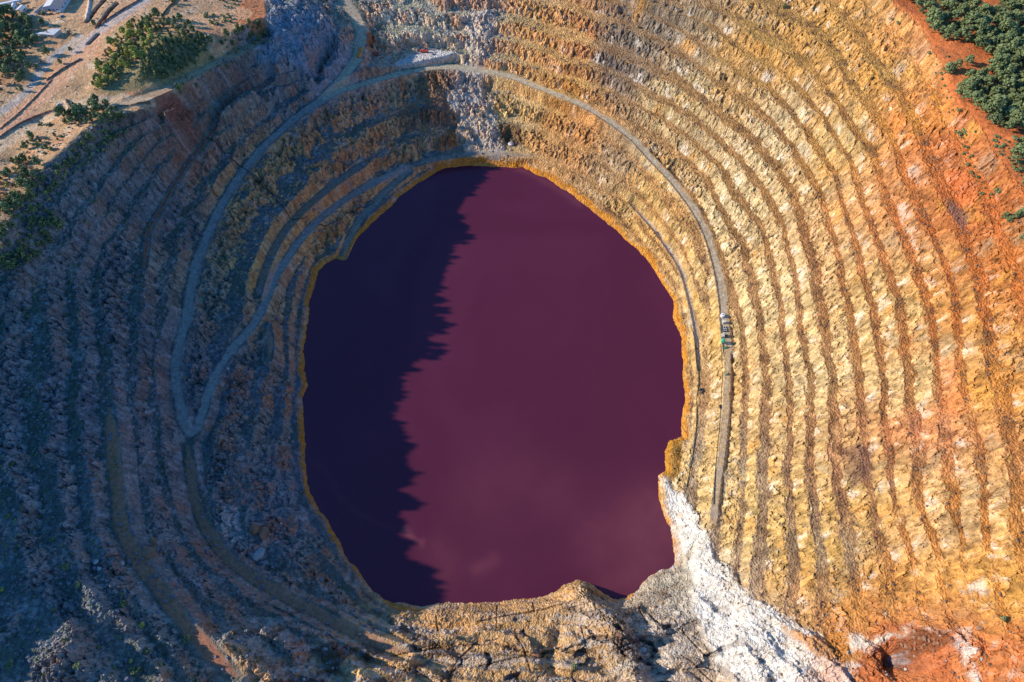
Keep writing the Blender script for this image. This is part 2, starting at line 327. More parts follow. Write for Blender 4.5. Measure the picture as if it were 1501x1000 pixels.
P2 = Ph + right_ * (.10 + .16 * sel) * fbm(X / 40, Y / 70, 2, .5, 909) * terr + rough * (.14 * blk + .048 * blk2) * sstep(1, 18, dsh) * (1 - .6 * south) + rough * ((0.22 + .2 * left) * edge * terr + 0.09 * rib + 0.07 * rib2 + 0.09 * fine) * sstep(1, 18, dsh)
FL = 0.50
fr = P2 - np.floor(P2)
Sf = np.where(fr < FL, 0.10 * fr / FL, 0.10 + 0.90 * sstep(-0.15, 1.08, (fr - FL) / (1 - FL)) / float(sstep(-0.15, 1.08, 1.0)))
DZ = 13.5
berm_n = sstep(-.25, .35, fbm(X / 45, Y / 45, 2, .5, 77))
Zt = Mz + DZ * terr * ((np.floor(P2) + Sf) - P2) + DZ * .8 * (P2 - Ph) * (1 - .3 * terr) * (1 - .9 * plat_l) * (1 - .85 * forest)
isface = sstep(FL - .02, FL + .08, fr) * sstep(1.0, .93, fr)
Zt += terr * calm * (1 - south * .5) * (.7 * berm_n * np.exp(-((fr - .035) / .035) ** 2))
Zt += calm * (1.6 * big * (1 - plat_l * .5) + (1.2 + .7 * left) * fine * (.35 + .65 * isface) * (1 - plat_l * .85) * (1 - forest * .8) * (1 - .6 * south))
rub = fbm(X / 2.4, Y / 2.4, 3, .7, 31) * coreW
Zt += sstep(0, 8, dsh) * rub * (0.45 + 1.5 * isface * (1 - .8 * south) + .35 * left - .38 * south) * (1 - .75 * plat_l) * (1 - .6 * forest)
Zt += calm * (1 - plat_l) * (1 - forest) * (.9 * isface + .35 * left + .15) * blk2 * (1 - .7 * south)
Zt += calm * left * (1 - plat_l) * (.3 + 1.0 * isface) * blk
f3 = (P2 * 2) % 1.0                                      # thin flat-topped ledges of the near wall
Zt += south * sstep(-110, -70, X) * calm * 6.5 * (.08 * f3 + .92 * sstep(.55, .95, f3) - f3) * .9 + south * calm * 2.2 * cells(X / 26 + .3 * fine, Y / 11, 33)
# gullies and slabs in the south wall and the south-east scar
crk = ridged(X / 55 + .4 * big, Y / 30 + .4 * big, 3, 61)
Zt -= south * sstep(-70, -30, X) * 4 * sstep(.72, .85, crk) * calm
rx = sstep(-430, -445, X) * sstep(-560, -500, X) * sstep(470, 420, Y)  # jagged crest of the unseen west ridge, shaped to notch the lake shadow's edge
Zt += rx * (6 * (ridged(X / 90, Y / 34, 2, 4) - .2) + 3.5 * cells(X / 60, Y / 21, 12) + 2.6 * pn(X / 50, Y / 5) + 2 * pn(X / 40, Y / 2.6))
Zt += (white_s * 3.5 + se_mix * 3.5 + cliff_b * 4 + white_n * 3) * ridged((X * .8 + Y * .6) / 16, (Y * .8 - X * .6) / 60, 3, 3) * calm
Zt += scar_l * 4 * ridged(X / 22, Y / 22, 3, 8) * calm
# shoreline
shn = 1.6 * fbm(X / 7, Y / 7, 3, .6, 90) + 2.2 * pn(X / 22, Y / 22)
dd = dsh + shn
shore_prof = np.where(dd > 0, np.minimum(dd * 0.9, 3.0 + 0.35 * dd), dd * .8)
wsh = sstep(22, 3, dsh)
Zt = Zt * (1 - wsh) + np.maximum(shore_prof, np.where(dd > 3, np.minimum(Zt, 4 + dd), -50)) * wsh
Zt = np.where(dsh < -2, np.minimum(Zt, -2.0), Zt)
crust = sstep(-3, 0, dd) * sstep(5.2, 3.6, dd + 2.6 * fine + 3.4 * pn(X / 30, Y / 30) + .8 * rub + 1.6 * sstep(0, 60, -X) + 5 * sstep(150, 110, Y) * sstep(-90, -60, X))
# local landforms
def bump(px, py, z, r, h, el=1.0):
    global Zt
    x, y = hit_macro(px, py)
    r2 = ((X - x) ** 2 + ((Y - y) / el) ** 2) / r ** 2
    Zt = Zt + h * np.exp(-r2 * (1 + .4 * fine)) * (1 + .25 * rub)
for b in [(590,905,0,12,7),(850,872,0,13,13,.8),(905,925,0,26,17,.7),(640,915,0,22,4),(215,805,0,8,9),(330,960,0,16,9),(340,690,0,9,9),(320,640,0,5,7,2),
          (640,140,0,17,8),(630,180,0,16,8),(1355,935,0,12,9),(1400,950,0,10,8),(1320,965,0,10,-16),(1100,960,0,16,8),(1180,960,0,14,6),(455,905,0,14,6),(150,870,0,20,8),(60,830,0,18,8),(100,960,0,20,7)]:
    bump(*b)
def crest(pts, h, wd):
    global Zt
    w = smooth_line([(*hit_macro(p[0], p[1]), 0, 0) for p in pts], 2); D, _, SG, U = near_line(w, wd * 3)
    Zt = Zt + h * np.exp(-(D / wd) ** 2) * (1 + .3 * rub + .3 * fine)
crest([(478,905),(500,912),(528,935),(560,958),(600,972)], 10, 7); crest([(396,925),(415,940),(438,962)], 11, 5); crest([(342,945),(374,965),(410,1005)], 13, 9); crest([(500,955),(520,978),(545,1005)], 6, 6); crest([(110,965),(150,985),(170,1005)], 7, 7)
crest([(600,900),(680,905),(780,905),(830,890)], 2.5, 6); crest([(600,940),(700,945),(800,948)], 3, 5); crest([(620,985),(720,980),(800,985)], 3.5, 5); crest([(875,900),(905,930),(925,965),(935,1005)], 12, 11)
# ---------------------------------------------------------------- roads
ROAD = {}
def carve(w, half, shoulder, berm=0.0, key='haul_road', inset=None):
    global Zt
    w = smooth_line(w, 2)
    D, Zr, SG, U = near_line(w, half + shoulder + 4)
    tot = sum(math.hypot(q[0] - p[0], q[1] - p[1]) for p, q in zip(w[:-1], w[1:]))
    ends = 1.0 if key == 'haul_road' else (.25 + .75 * sstep(0, 26, U) * sstep(tot, tot - 26, U))
    wob = (half + 1.5 * pn(X / 16, Y / 16) + .8 * pn(X / 4, Y / 4)) * ends
    wt = sstep(half + shoulder, half + .5, D)
    Zt = Zt * (1 - wt) + (Zr + .05 * rub + .12 * pn(U / 6, SG / 1.4) * (D < half)) * wt
    if berm:
        # the safety bank on the side of the drop
        mid = w[len(w) // 2]
        side = np.sign((LCX - X) * 0 + SG)
        gx = macro(X + 3, Y)[..., 0] - macro(X - 3, Y)[..., 0] if False else None
        low = np.where((RR < np.hypot(w[len(w)//2][0] - LCX, 0) * 0 + 1e9), side, side)
        lk = lakeside(w)
        Zt += berm * np.exp(-((SG * lk - half - .6) / 1.3) ** 2) * (D < half + 4) * (1 + .4 * rub)
    m = sstep(wob + 1.6, wob - 1.6, D)
    ROAD.setdefault(key, []).append((m, D, SG, U, half)); return m
def lakeside(w):
    p, q = w[len(w) // 2 - 1], w[len(w) // 2]
    vx, vy = q[0] - p[0], q[1] - p[1]
    return 1.0 if ((LCX - p[0]) * vy - (LCY - p[1]) * vx) > 0 else -1.0
hr1 = carve(W_LVZ[0], 6, 8)
hr2 = carve(W_LVZ[1][:20], 4.4, 6, 1.1); hr2b = carve(W_LVZ[1][19:], 2.3, 3, 0)
hr3 = carve(W_LVZ[2], 4.7, 7, .8)
hr4 = carve(W_LVZ[3], 4.2, 6, .6)
def wl(pts, z=None):
    return [(float(u_), float(v_), zz, 0) for (u_, v_, zz) in [(*unproj(p[0], p[1], p[2]), p[2]) for p in pts]]
low_trk = carve(wl([(925,300,10),(948,325,10),(965,345,10),(985,375,10),(998,395,10),(1008,430,10),(1017,470,10),(1020,490,10),(1024,540,10)]), 2.0, 3, 1.6, 'dirt_track')
nshore = carve(wl([(598,245,12),(640,232,11),(684,227,10),(720,224,10),(780,229,10)]), 3.5, 4, .5, 'dirt_track')
brown = carve(W_LVZ[10][1:], 4.0, 5, .5, 'dirt_track')
spur = carve(wl([(392,478,33),(396,500,31),(394,525,30)]), 4.0, 4, 0, 'dirt_track')
lowspit = carve(wl([(600,252,9),(570,275,7),(545,300,5),(525,325,3.5),(512,350,2),(503,375,.7)]), 4.2, 4, 0, 'dirt_track')
redp = carve(wl([(398,117,92),(370,135,91),(347,150,90),(307,198,90),(275,240,90),(248,283,89),(235,309,89),(219,331,88),(214,360,88),(211,392,87)]), 3.4, 4, 0, 'dirt_track')
t1 = carve([(p[0], p[1], p[2], 0) for p in W_LVZ[14][9:]], 5.2, 6, 0, 'dirt_track')
t0 = carve([(p[0], p[1], p[2], 0) for p in W_LVZ[11][:8]], 4.2, 6, 0, 'dirt_track')
#b9 = carve([(p[0], p[1], p[2], 0) for p in W_LVZ[16][:6]], 4.5, 5, 0, 'dirt_track')
ramp = carve(W_LVZ[20][:], 5.0, 6, .8, 'dirt_track')
wt = pad; Zt = Zt * (1 - wt) + 62 * wt
def hit(px, py): return hit_macro(px, py, height)
def height(x, y):
    x = np.asarray(x, float); y = np.asarray(y, float)
    j = np.clip(np.searchsorted(XA, x) - 1, 0, len(XA) - 2); i = np.clip(np.searchsorted(YA, y) - 1, 0, len(YA) - 2)
    fx = np.clip((x - XA[j]) / (XA[j + 1] - XA[j]), 0, 1); fy = np.clip((y - YA[i]) / (YA[i + 1] - YA[i]), 0, 1)
    return (Zt[i, j] * (1 - fx) + Zt[i, j + 1] * fx) * (1 - fy) + (Zt[i + 1, j] * (1 - fx) + Zt[i + 1, j + 1] * fx) * fy
# ditches and banks on the plateau (upper left)
pl_col = []
def ditch(pts, half, dep, c=None):
    global Zt
    w = []
    for p in pts:
        x, y = hit(p[0], p[1]); w.append((x, y, 0, 0))
    w = smooth_line(w, 2)
    D, _, SG, U = near_line(w, half + 8)
    Zt = Zt + dep * np.exp(-(D / half) ** 2) * (1 + .3 * rub)
    if c is not None: pl_col.append((sstep(half * 1.6, half * .8, D + .8 * rub), c))
# ---------------------------------------------------------------- colours of the ground (albedo)
def S(c): 
    c = np.array(c, float) / 255.; return np.where(c < .04045, c / 12.92, ((c + .055) / 1.055) ** 2.4)
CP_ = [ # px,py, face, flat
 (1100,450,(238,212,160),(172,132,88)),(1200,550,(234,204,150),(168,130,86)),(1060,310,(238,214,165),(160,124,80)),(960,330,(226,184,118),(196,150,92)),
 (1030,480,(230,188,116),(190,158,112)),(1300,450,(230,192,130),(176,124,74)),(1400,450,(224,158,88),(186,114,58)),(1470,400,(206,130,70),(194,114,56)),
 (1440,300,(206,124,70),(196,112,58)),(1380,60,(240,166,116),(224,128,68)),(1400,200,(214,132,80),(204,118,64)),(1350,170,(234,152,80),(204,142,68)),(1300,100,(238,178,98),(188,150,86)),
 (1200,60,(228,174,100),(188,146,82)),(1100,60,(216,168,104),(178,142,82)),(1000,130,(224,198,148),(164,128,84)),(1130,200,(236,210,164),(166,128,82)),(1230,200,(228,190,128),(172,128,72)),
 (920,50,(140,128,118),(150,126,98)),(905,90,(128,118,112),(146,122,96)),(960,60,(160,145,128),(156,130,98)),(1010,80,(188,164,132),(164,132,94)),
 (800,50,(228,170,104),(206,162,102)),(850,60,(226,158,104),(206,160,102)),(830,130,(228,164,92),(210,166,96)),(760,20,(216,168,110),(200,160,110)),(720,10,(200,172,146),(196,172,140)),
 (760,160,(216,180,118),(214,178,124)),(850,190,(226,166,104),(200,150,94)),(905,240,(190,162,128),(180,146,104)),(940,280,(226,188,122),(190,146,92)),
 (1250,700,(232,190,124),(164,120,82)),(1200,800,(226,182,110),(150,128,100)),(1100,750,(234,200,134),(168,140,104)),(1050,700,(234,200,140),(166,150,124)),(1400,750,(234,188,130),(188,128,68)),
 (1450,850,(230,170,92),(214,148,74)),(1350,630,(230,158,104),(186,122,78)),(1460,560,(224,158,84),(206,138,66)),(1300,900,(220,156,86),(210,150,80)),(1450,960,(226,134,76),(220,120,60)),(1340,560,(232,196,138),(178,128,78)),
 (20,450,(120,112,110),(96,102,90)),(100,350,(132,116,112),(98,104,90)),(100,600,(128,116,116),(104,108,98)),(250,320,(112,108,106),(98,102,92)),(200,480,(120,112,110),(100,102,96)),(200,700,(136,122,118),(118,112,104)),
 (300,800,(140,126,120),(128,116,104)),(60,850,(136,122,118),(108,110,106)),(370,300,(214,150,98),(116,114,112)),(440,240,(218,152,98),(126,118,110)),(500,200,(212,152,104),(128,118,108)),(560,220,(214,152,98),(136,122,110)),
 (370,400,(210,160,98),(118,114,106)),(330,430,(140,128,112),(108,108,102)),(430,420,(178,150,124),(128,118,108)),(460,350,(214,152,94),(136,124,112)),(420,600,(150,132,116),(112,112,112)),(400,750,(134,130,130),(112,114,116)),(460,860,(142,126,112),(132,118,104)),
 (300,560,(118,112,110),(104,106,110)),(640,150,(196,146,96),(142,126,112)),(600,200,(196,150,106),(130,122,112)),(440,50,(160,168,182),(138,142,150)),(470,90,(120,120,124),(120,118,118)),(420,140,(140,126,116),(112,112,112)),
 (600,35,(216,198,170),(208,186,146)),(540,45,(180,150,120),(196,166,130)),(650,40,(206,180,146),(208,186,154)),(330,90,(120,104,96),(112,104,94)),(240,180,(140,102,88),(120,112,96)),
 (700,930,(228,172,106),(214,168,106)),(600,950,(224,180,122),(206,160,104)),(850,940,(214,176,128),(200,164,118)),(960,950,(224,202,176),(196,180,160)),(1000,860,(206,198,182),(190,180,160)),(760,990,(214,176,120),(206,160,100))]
num_f = np.zeros(X.shape + (3,), np.float32); num_g = np.zeros(X.shape + (3,), np.float32); den = np.zeros(X.shape, np.float32)
wx_ = X + 22 * fbm(X / 30, Y / 30, 4, .6, 40); wy_ = Y + 22 * fbm(X / 30, Y / 30, 4, .6, 60)
for (px, py, cf, cg) in CP_:
    x, y = hit_macro(px, py)
    w_ = 1.0 / (((wx_ - x) ** 2 + (wy_ - y) ** 2) + 160.) ** 1.7
    w_ = w_.astype(np.float32)
    num_f += w_[..., None] * S(cf).astype(np.float32); num_g += w_[..., None] * S(cg).astype(np.float32); den += w_
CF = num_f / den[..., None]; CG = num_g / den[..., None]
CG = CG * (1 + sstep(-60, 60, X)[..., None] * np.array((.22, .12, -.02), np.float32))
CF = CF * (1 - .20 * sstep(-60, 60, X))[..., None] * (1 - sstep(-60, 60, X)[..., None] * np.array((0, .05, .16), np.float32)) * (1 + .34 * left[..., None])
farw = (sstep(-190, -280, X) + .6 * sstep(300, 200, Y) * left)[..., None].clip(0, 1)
for F_ in (CF, CG):          # grey-blue western slate, with the blue of its shade put into the colour
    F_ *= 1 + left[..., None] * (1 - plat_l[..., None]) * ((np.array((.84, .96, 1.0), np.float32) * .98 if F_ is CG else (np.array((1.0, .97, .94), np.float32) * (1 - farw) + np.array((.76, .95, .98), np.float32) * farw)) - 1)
del num_f, num_g, wx_, wy_
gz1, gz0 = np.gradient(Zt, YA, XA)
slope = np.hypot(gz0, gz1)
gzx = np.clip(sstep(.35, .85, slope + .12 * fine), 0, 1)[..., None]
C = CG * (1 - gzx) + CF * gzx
def mixc(m, c):
    global C
    m = np.clip(m, 0, 1)[..., None]; C = C * (1 - m) + np.asarray(c if not isinstance(c, tuple) else S(c), np.float32) * m
# streaks and patches
st = fbm(Qx * 60, Qy * 60 + Ph * 1.1, 2, .6)
st2 = pn(Qx * 150 + 40, Qy * 150 + Ph * 2.2)
patch = fbm(X / 16, Y / 16, 4, .6, 13); patch2 = fbm(X / 34, Y / 34, 4, .6, 113); patch3 = fbm(X / 5, Y / 5, 3, .7, 213)
lum = 1 + (.30 - .12 * left) * blk2 * (.5 + .5 * gzx[..., 0]) + .14 * blk + .24 * st * gzx[..., 0] + .2 * st2 * gzx[..., 0] + .45 * patch3 + .2 * patch
C = C * np.clip(lum, .4, 1.6)[..., None]
right = sstep(-20, 120, X)
mixc(.55 * sstep(.95, .7, fr) * sstep(.12, .45, patch + .35 * st + .3 * patch3) * gzx[..., 0] * (right * sstep(480, 330, X)), (252, 238, 214))
mixc(.55 * sstep(.15, .5, patch2 - .3 * st) * right * gzx[..., 0], (232, 166, 78))
mixc(.45 * sstep(.1, .5, -patch2 + .4 * patch3) * right * gzx[..., 0], (160, 146, 116))
mixc(.6 * sstep(.0, .4, -patch + .5 * patch3) * (1 - gzx[..., 0]) * right, (134, 92, 56))
mixc(.35 * sstep(.2, .5, -patch3) * gzx[..., 0] * right, (110, 80, 54))
mixc(.6 * sstep(-.1, .35, patch2 + .3 * blk) * left * gzx[..., 0] * (1 - plat_l) * (.35 + .65 * sstep(-330, -200, X)), (196, 124, 76))
mixc(.45 * sstep(.12, .4, patch + .6 * patch3) * (1 - .7 * sstep(-.1, .35, -patch2)) * left * (1 - plat_l), (170, 166, 160))
mixc(.55 * sstep(-.1, .35, -patch2) * left * (1 - gzx[..., 0]) * (1 - plat_l), (88, 96, 70))
# plateau upper left
pw = soft_poly([(0,262),(0,205),(70,160),(130,130),(165,100),(160,60),(240,0),(120,-20),(-80,150)], 14, 6)
mixc(plat_l * .8, (204, 158, 110)); mixc(plat_l * .5 * sstep(0, .4, patch2), (216, 140, 92)); mixc(plat_l * .55 * sstep(.05, .4, patch), (222, 200, 164))
mixc(plat_l * .35 * sstep(.1, .5, -patch), (150, 138, 106))
mixc(.9 * soft_poly([(340,35),(355,0),(385,-10),(392,25),(375,42)], 6, 4), (196, 122, 76))
mixc(.85 * soft_poly([(140,135),(150,90),(175,70),(240,40),(300,60),(315,80),(270,110),(240,125),(170,140)], 8, 5), (138, 126, 84))
mixc(.8 * soft_poly([(200,150),(230,135),(280,160),(285,185),(262,196),(235,170)], 6, 4), (160, 96, 74))
# forest floor
mixc(forest, (200, 112, 62)); mixc(forest * .5 * sstep(0, .4, patch), (170, 100, 56))
mixc(.75 * soft_poly([(590,898),(700,888),(840,866),(845,884),(780,900),(700,914),(600,926)], 5, 4), (232, 178, 114))
mixc(.65 * soft_poly([(560,944),(700,926),(850,905),(900,930),(800,955),(700,968),(600,978)], 6, 5), (216, 172, 116))
mixc(.6 * soft_poly([(640,990),(720,975),(830,968),(880,1020),(640,1020)], 6, 5), (206, 164, 110))
mixc(.7 * soft_poly([(612,108),(650,104),(664,125),(655,150),(625,150),(608,130)], 4, 4), (150, 116, 84)); mixc(.7 * soft_poly([(618,160),(640,150),(668,160),(668,178),(640,192),(618,182)], 4, 4), (140, 106, 84))
mixc(.6 * soft_poly([(655,190),(668,190),(668,212),(654,214)], 3, 3), (190, 122, 60)); mixc(.6 * soft_poly([(600,150),(612,145),(612,160),(602,165)], 3, 2), (176, 104, 62))
# scars and screes
mixc(white_n * (.55 + .7 * patch), (206, 196, 180)); mixc(white_n * .6 * sstep(.0, .3, patch2), (150, 150, 148))
mixc(white_s * (.95 + .7 * patch), (236, 228, 212)); mixc(white_s * .7 * sstep(.1, .45, patch2 + .5 * patch3), (200, 178, 144)); mixc(white_s * .6 * sstep(.25, .5, patch), (226, 160, 96))
mixc(.9 * (.75 + .7 * patch) * soft_poly([(1255,940),(1285,925),(1330,915),(1390,935),(1400,990),(1370,1030),(1260,1030)], 10, 16, 14), (186, 88, 50))
mixc(.5 * soft_poly([(1180,960),(1250,900),(1420,890),(1480,940),(1480,1030),(1180,1030)], 30, 22, 20), (206, 128, 74))
mixc(.85 * soft_poly([(1140,915),(1180,930),(1250,925),(1255,965),(1210,970),(1170,950)], 4, 6, 10), (202, 136, 66))
mixc(.9 * sstep(-.4, .0, patch3) * soft_poly([(1320,958),(1335,952),(1342,970),(1330,978),(1321,970)], 2, 1), (220, 214, 208))
mixc(.8 * sstep(-.3, .1, patch3) * soft_poly([(1375,945),(1395,930),(1415,950),(1430,985),(1440,1010),(1425,1010),(1400,960)], 3, 3), (238, 222, 200))
mixc(.45 * soft_poly([(1380,520),(1400,530),(1410,560),(1415,600),(1390,610),(1383,560)], 10, 9), (222, 116, 62))
mixc(.3 * sstep(-.1, .3, patch2) * soft_poly([(1270,580),(1400,590),(1480,620),(1400,660),(1300,650),(1240,620)], 30, 16), (224, 150, 104))
mixc(.75 * soft_poly([(1235,650),(1285,655),(1280,700),(1250,710),(1240,680)], 8, 5), (124, 88, 72))
mixc(.75 * soft_poly([(1385,290),(1410,300),(1425,315),(1415,340),(1395,325)], 5, 4), (128, 98, 84))
mixc(.7 * soft_poly([(1385,250),(1420,250),(1430,300),(1405,300)], 6, 5), (222, 120, 62))
mixc(.8 * soft_poly([(545,45),(552,58),(532,80),(515,100),(528,60)], 3, 2), (188, 100, 56))
mixc(.5 * slab_n * sstep(-.1, .3, patch2), (150, 104, 76))
mixc(.75 * soft_poly([(730,180),(760,180),(768,205),(748,215),(735,205)], 5, 4), (118, 88, 60))
mixc(.7 * cliff_b * (.8 + patch), (146, 152, 156))
mixc(.6 * soft_poly([(500,905),(560,935),(620,965),(600,980),(540,965),(490,920)], 4, 3), (220, 166, 108))
mixc(.8 * soft_poly([(338,948),(360,940),(420,1010),(370,1010)], 4, 3), (216, 170, 116))
mixc(.8 * soft_poly([(325,740),(350,745),(355,790),(338,800),(322,770)], 5, 5), (196, 186, 176))
mixc(scar_l * .35 * sstep(0, .4, patch2), (150, 118, 100))
mixc(.55 * south * sstep(.05, .3, fbm(X / 40, Y / 9, 3, .5, 3)), (196, 184, 168)); mixc(south * .8 * sstep(.6, .8, crk), (88, 66, 54))
mixc(.5 * south * gzx[..., 0] * sstep(-.1, .3, patch3), (186, 182, 180))
mixc(.8 * sstep(.0, .25, patch2 + patch) * soft_poly([(1150,900),(1200,905),(1250,935),(1320,915),(1390,900),(1420,930),(1400,925),(1330,925),(1260,960),(1240,1010),(1150,1010)], 6, 10, 10), (228, 214, 190))
mixc(.7 * soft_poly([(1325,925),(1370,920),(1390,945),(1350,960),(1345,985),(1325,985),(1318,950)], 5, 7, 8), (110, 66, 44))
# crust on the shore
leftish = sstep(60, -60, X)
mixc(crust * (.8 + .4 * patch3) * (1 - .25 * sstep(0.2, .5, patch2)) * (1 - .85 * white_s), (218, 140, 34))
mixc(.8 * soft_poly([(976,648),(1000,640),(1000,690),(985,705),(974,695)], 4, 4), (190, 134, 44))
mixc(.5 * sstep(6, 3, dd) * sstep(2.5, 4, dd), (150, 92, 34))
# tracks
for m, D, SG, U, half in ROAD['haul_road']:
    mixc(m * (.62 + .5 * sstep(-.3, .3, patch3)), S((190, 172, 140)) * (1 + .2 * patch3 + .22 * pn(SG / .8, U / 40) + .1 * patch)[..., None])
mixc(hr1 * .7, (186, 162, 132)); mixc(hr3 * .8, (152, 138, 130)); mixc(hr4 * .8, (148, 134, 126))
for m, D, SG, U, half in ROAD['dirt_track']:
    mixc(m * .8, S((150, 132, 112)) * (1 + .15 * patch3 + .12 * pn(SG / .9, U / 30))[..., None])
mixc(t1 * .8, (176, 112, 78)); mixc(t0 * .7, (168, 116, 84)); mixc(spur * .6, (170, 110, 80)); mixc(redp * sstep(2.4, 1.0, ROAD['dirt_track'][5][1] + .8 * patch3), (176, 96, 72)); mixc(brown * .6, (140, 114, 88))
mixc(low_trk * .7, (186, 176, 160)); mixc(ramp * .6, (204, 168, 126)); mixc(pad, (214, 204, 190))
# south part of the haul road: grey puddled ground
mixc(hr2b * .8, (204, 168, 118)); mixc(hr2b * .3 * sstep(330, 250, Y) * sstep(-.1, .3, patch), (140, 146, 156))
# plateau roads and ditches
def track(pts, half, c, k=.85, dep=0):
    global Zt
    w = [(*hit_macro(p[0], p[1]), 0, 0) for p in pts]; w = smooth_line(w, 3)
    D, _, SG, U = near_line(w, half + 6)
    m = sstep(half + 1.2, half - .8, D + .8 * patch3 + .8 * fine)
    if dep: Zt = Zt + dep * sstep(half * 1.3, half * .6, D)
    mixc(m * k * (1 - .35 * sstep(-.1, .25, pn(SG / 1.3, U / 40))), c); return m
tr1 = track([(-30,210),(30,170),(80,120),(120,80),(150,45),(200,10),(230,-15)], 12, (212, 160, 122))
tr1b = track([(0,165),(35,140),(60,100),(95,72),(115,55)], 5, (180, 172, 160))
tr1c = track([(110,75),(150,42),(200,12),(240,-15)], 6, (186, 176, 164), .8)
track([(-20,225),(60,180),(120,150),(200,150)], 9, (206, 178, 142))
track([(220,150),(150,160),(90,150)], 5, (214, 180, 140))
track([(60,20),(110,18),(160,0)], 14, (214, 168, 124)); track([(255,40),(300,30),(350,20)], 14, (226, 174, 126), .7)
for pts, hf, dp, c in [([(158,-5),(140,14),(128,32)], 1.8, -4.5, (70, 54, 46)), ([(172,5),(158,18),(145,38)], 2.0, -4, (84, 60, 50)), ([(134,-5),(128,28)], 1.6, 1.6, (206, 190, 176)),
                       ([(140,42),(170,22),(210,-2)], 1.4, 2.0, (150, 92, 66)), ([(0,203),(40,176),(70,165),(90,160)], 1.6, 2.2, (140, 92, 72)), ([(0,190),(30,165),(60,135),(75,118)], 1.0, 1.2, (150, 100, 74)),
                       ([(144,50),(130,64)], 1.8, -5, (60, 56, 60)), ([(70,118),(95,100),(118,88)], 1.2, 1.8, (90, 70, 58)), ([(170,157),(195,155),(220,152)], 1.2, 1.8, (100, 80, 66)), ([(240,22),(252,8),(258,0)], 1.2, 2.2, (84, 66, 56)),
                       ([(98,148),(106,162)], 1.5, 2.5, (92, 72, 64))]:
    ditch(pts, hf, dp, c)
for m, c in pl_col: mixc(m * .8, c)
for pts in ([(700,911),(735,904),(788,896),(820,887),(839,884)], [(700,977),(761,963),(793,957),(825,947)], [(729,888),(727,920)], [(756,933),(767,947),(777,981)], [(852,920),(863,963)], [(700,939),(682,956),(665,973),(657,997)],
            [(572,962),(617,953),(670,945),(720,944)], [(781,884),(784,898)], [(936,890),(948,915)], [(985,905),(1015,940),(1040,965)], [(1000,960),(1030,985),(1060,1010)], [(640,905),(642,925)]):
    track(pts, .55, (96, 66, 46), .75 * sstep(-.35, .1, fbm(X / 9, Y / 9, 2, .5, 71)), -1.6)
for (px, py, r, h) in [(818,930,6,-9),(806,966,8,-11),(746,196,6,-8),(925,930,12,-9),(950,975,12,-10),(1322,975,7,-8)]:
    bump(px, py, 0, r, h)
C = np.clip(C, .02, .9)

# ---------------------------------------------------------------- materials
def mat(name):
    m = bpy.data.materials.new(name); m.use_nodes = True; return m, m.node_tree, m.node_tree.nodes['Principled BSDF']
def simple(name, rgb, rough=.7, metal=0, var=.12, scale=.6):
    m, nt, b = mat(name)
    n = nt.nodes.new('ShaderNodeTexNoise'); n.inputs['Scale'].default_value = scale; n.inputs['Detail'].default_value = 5
    tc = nt.nodes.new('ShaderNodeTexCoord'); nt.links.new(tc.outputs['Object'], n.inputs['Vector'])
    mx = nt.nodes.new('ShaderNodeMix'); mx.data_type = 'RGBA'
    mx.inputs[6].default_value = (*[c * (1 - var * 2) for c in rgb], 1); mx.inputs[7].default_value = (*[min(1, c * (1 + var)) for c in rgb], 1)
    nt.links.new(n.outputs[0], mx.inputs[0]); nt.links.new(mx.outputs[2], b.inputs['Base Color'])
    b.inputs['Roughness'].default_value = rough; b.inputs['Metallic'].default_value = metal
    return m
def ground_mat(name, s1, s2, dist):
    m, nt, b = mat(name)
    at = nt.nodes.new('ShaderNodeVertexColor'); at.layer_name = 'Col'
    geo = nt.nodes.new('ShaderNodeNewGeometry')
    n1 = nt.nodes.new('ShaderNodeTexNoise'); n1.inputs['Scale'].default_value = s1; n1.inputs['Detail'].default_value = 8; n1.inputs['Roughness'].default_value = .7
    nt.links.new(geo.outputs['Position'], n1.inputs['Vector'])
    vo = nt.nodes.new('ShaderNodeTexVoronoi'); vo.inputs['Scale'].default_value = s2; nt.links.new(geo.outputs['Position'], vo.inputs['Vector'])
    mr = nt.nodes.new('ShaderNodeMapRange'); mr.inputs[1].default_value = .3; mr.inputs[2].default_value = .7; mr.inputs[3].default_value = .60; mr.inputs[4].default_value = 1.35
    nt.links.new(n1.outputs[0], mr.inputs[0])
    mr2 = nt.nodes.new('ShaderNodeMapRange'); mr2.inputs[3].default_value = .86; mr2.inputs[4].default_value = 1.12
    nt.links.new(vo.outputs['Color'], mr2.inputs[0])
    mu = nt.nodes.new('ShaderNodeMath'); mu.operation = 'MULTIPLY'; nt.links.new(mr.outputs[0], mu.inputs[0]); nt.links.new(mr2.outputs[0], mu.inputs[1])
    vm = nt.nodes.new('ShaderNodeVectorMath'); vm.operation = 'SCALE'; nt.links.new(at.outputs['Color'], vm.inputs[0]); nt.links.new(mu.outputs[0], vm.inputs['Scale'])
    nt.links.new(vm.outputs[0], b.inputs['Base Color'])
    ad = nt.nodes.new('ShaderNodeMath'); ad.operation = 'MULTIPLY_ADD'; nt.links.new(vo.outputs['Distance'], ad.inputs[0]); ad.inputs[1].default_value = -.5; nt.links.new(n1.outputs[0], ad.inputs[2])
    bp = nt.nodes.new('ShaderNodeBump'); bp.inputs['Strength'].default_value = 1.0; bp.inputs['Distance'].default_value = dist
    nt.links.new(ad.outputs[0], bp.inputs['Height']); nt.links.new(bp.outputs[0], b.inputs['Normal'])
    b.inputs['Roughness'].default_value = .95; b.inputs['Specular IOR Level'].default_value = .15
    return m
M_rock = ground_mat('rock', .25, .6, 2.6); M_ground = ground_mat('soil', .25, .5, .6); M_road = ground_mat('gravel', .3, .9, .25)

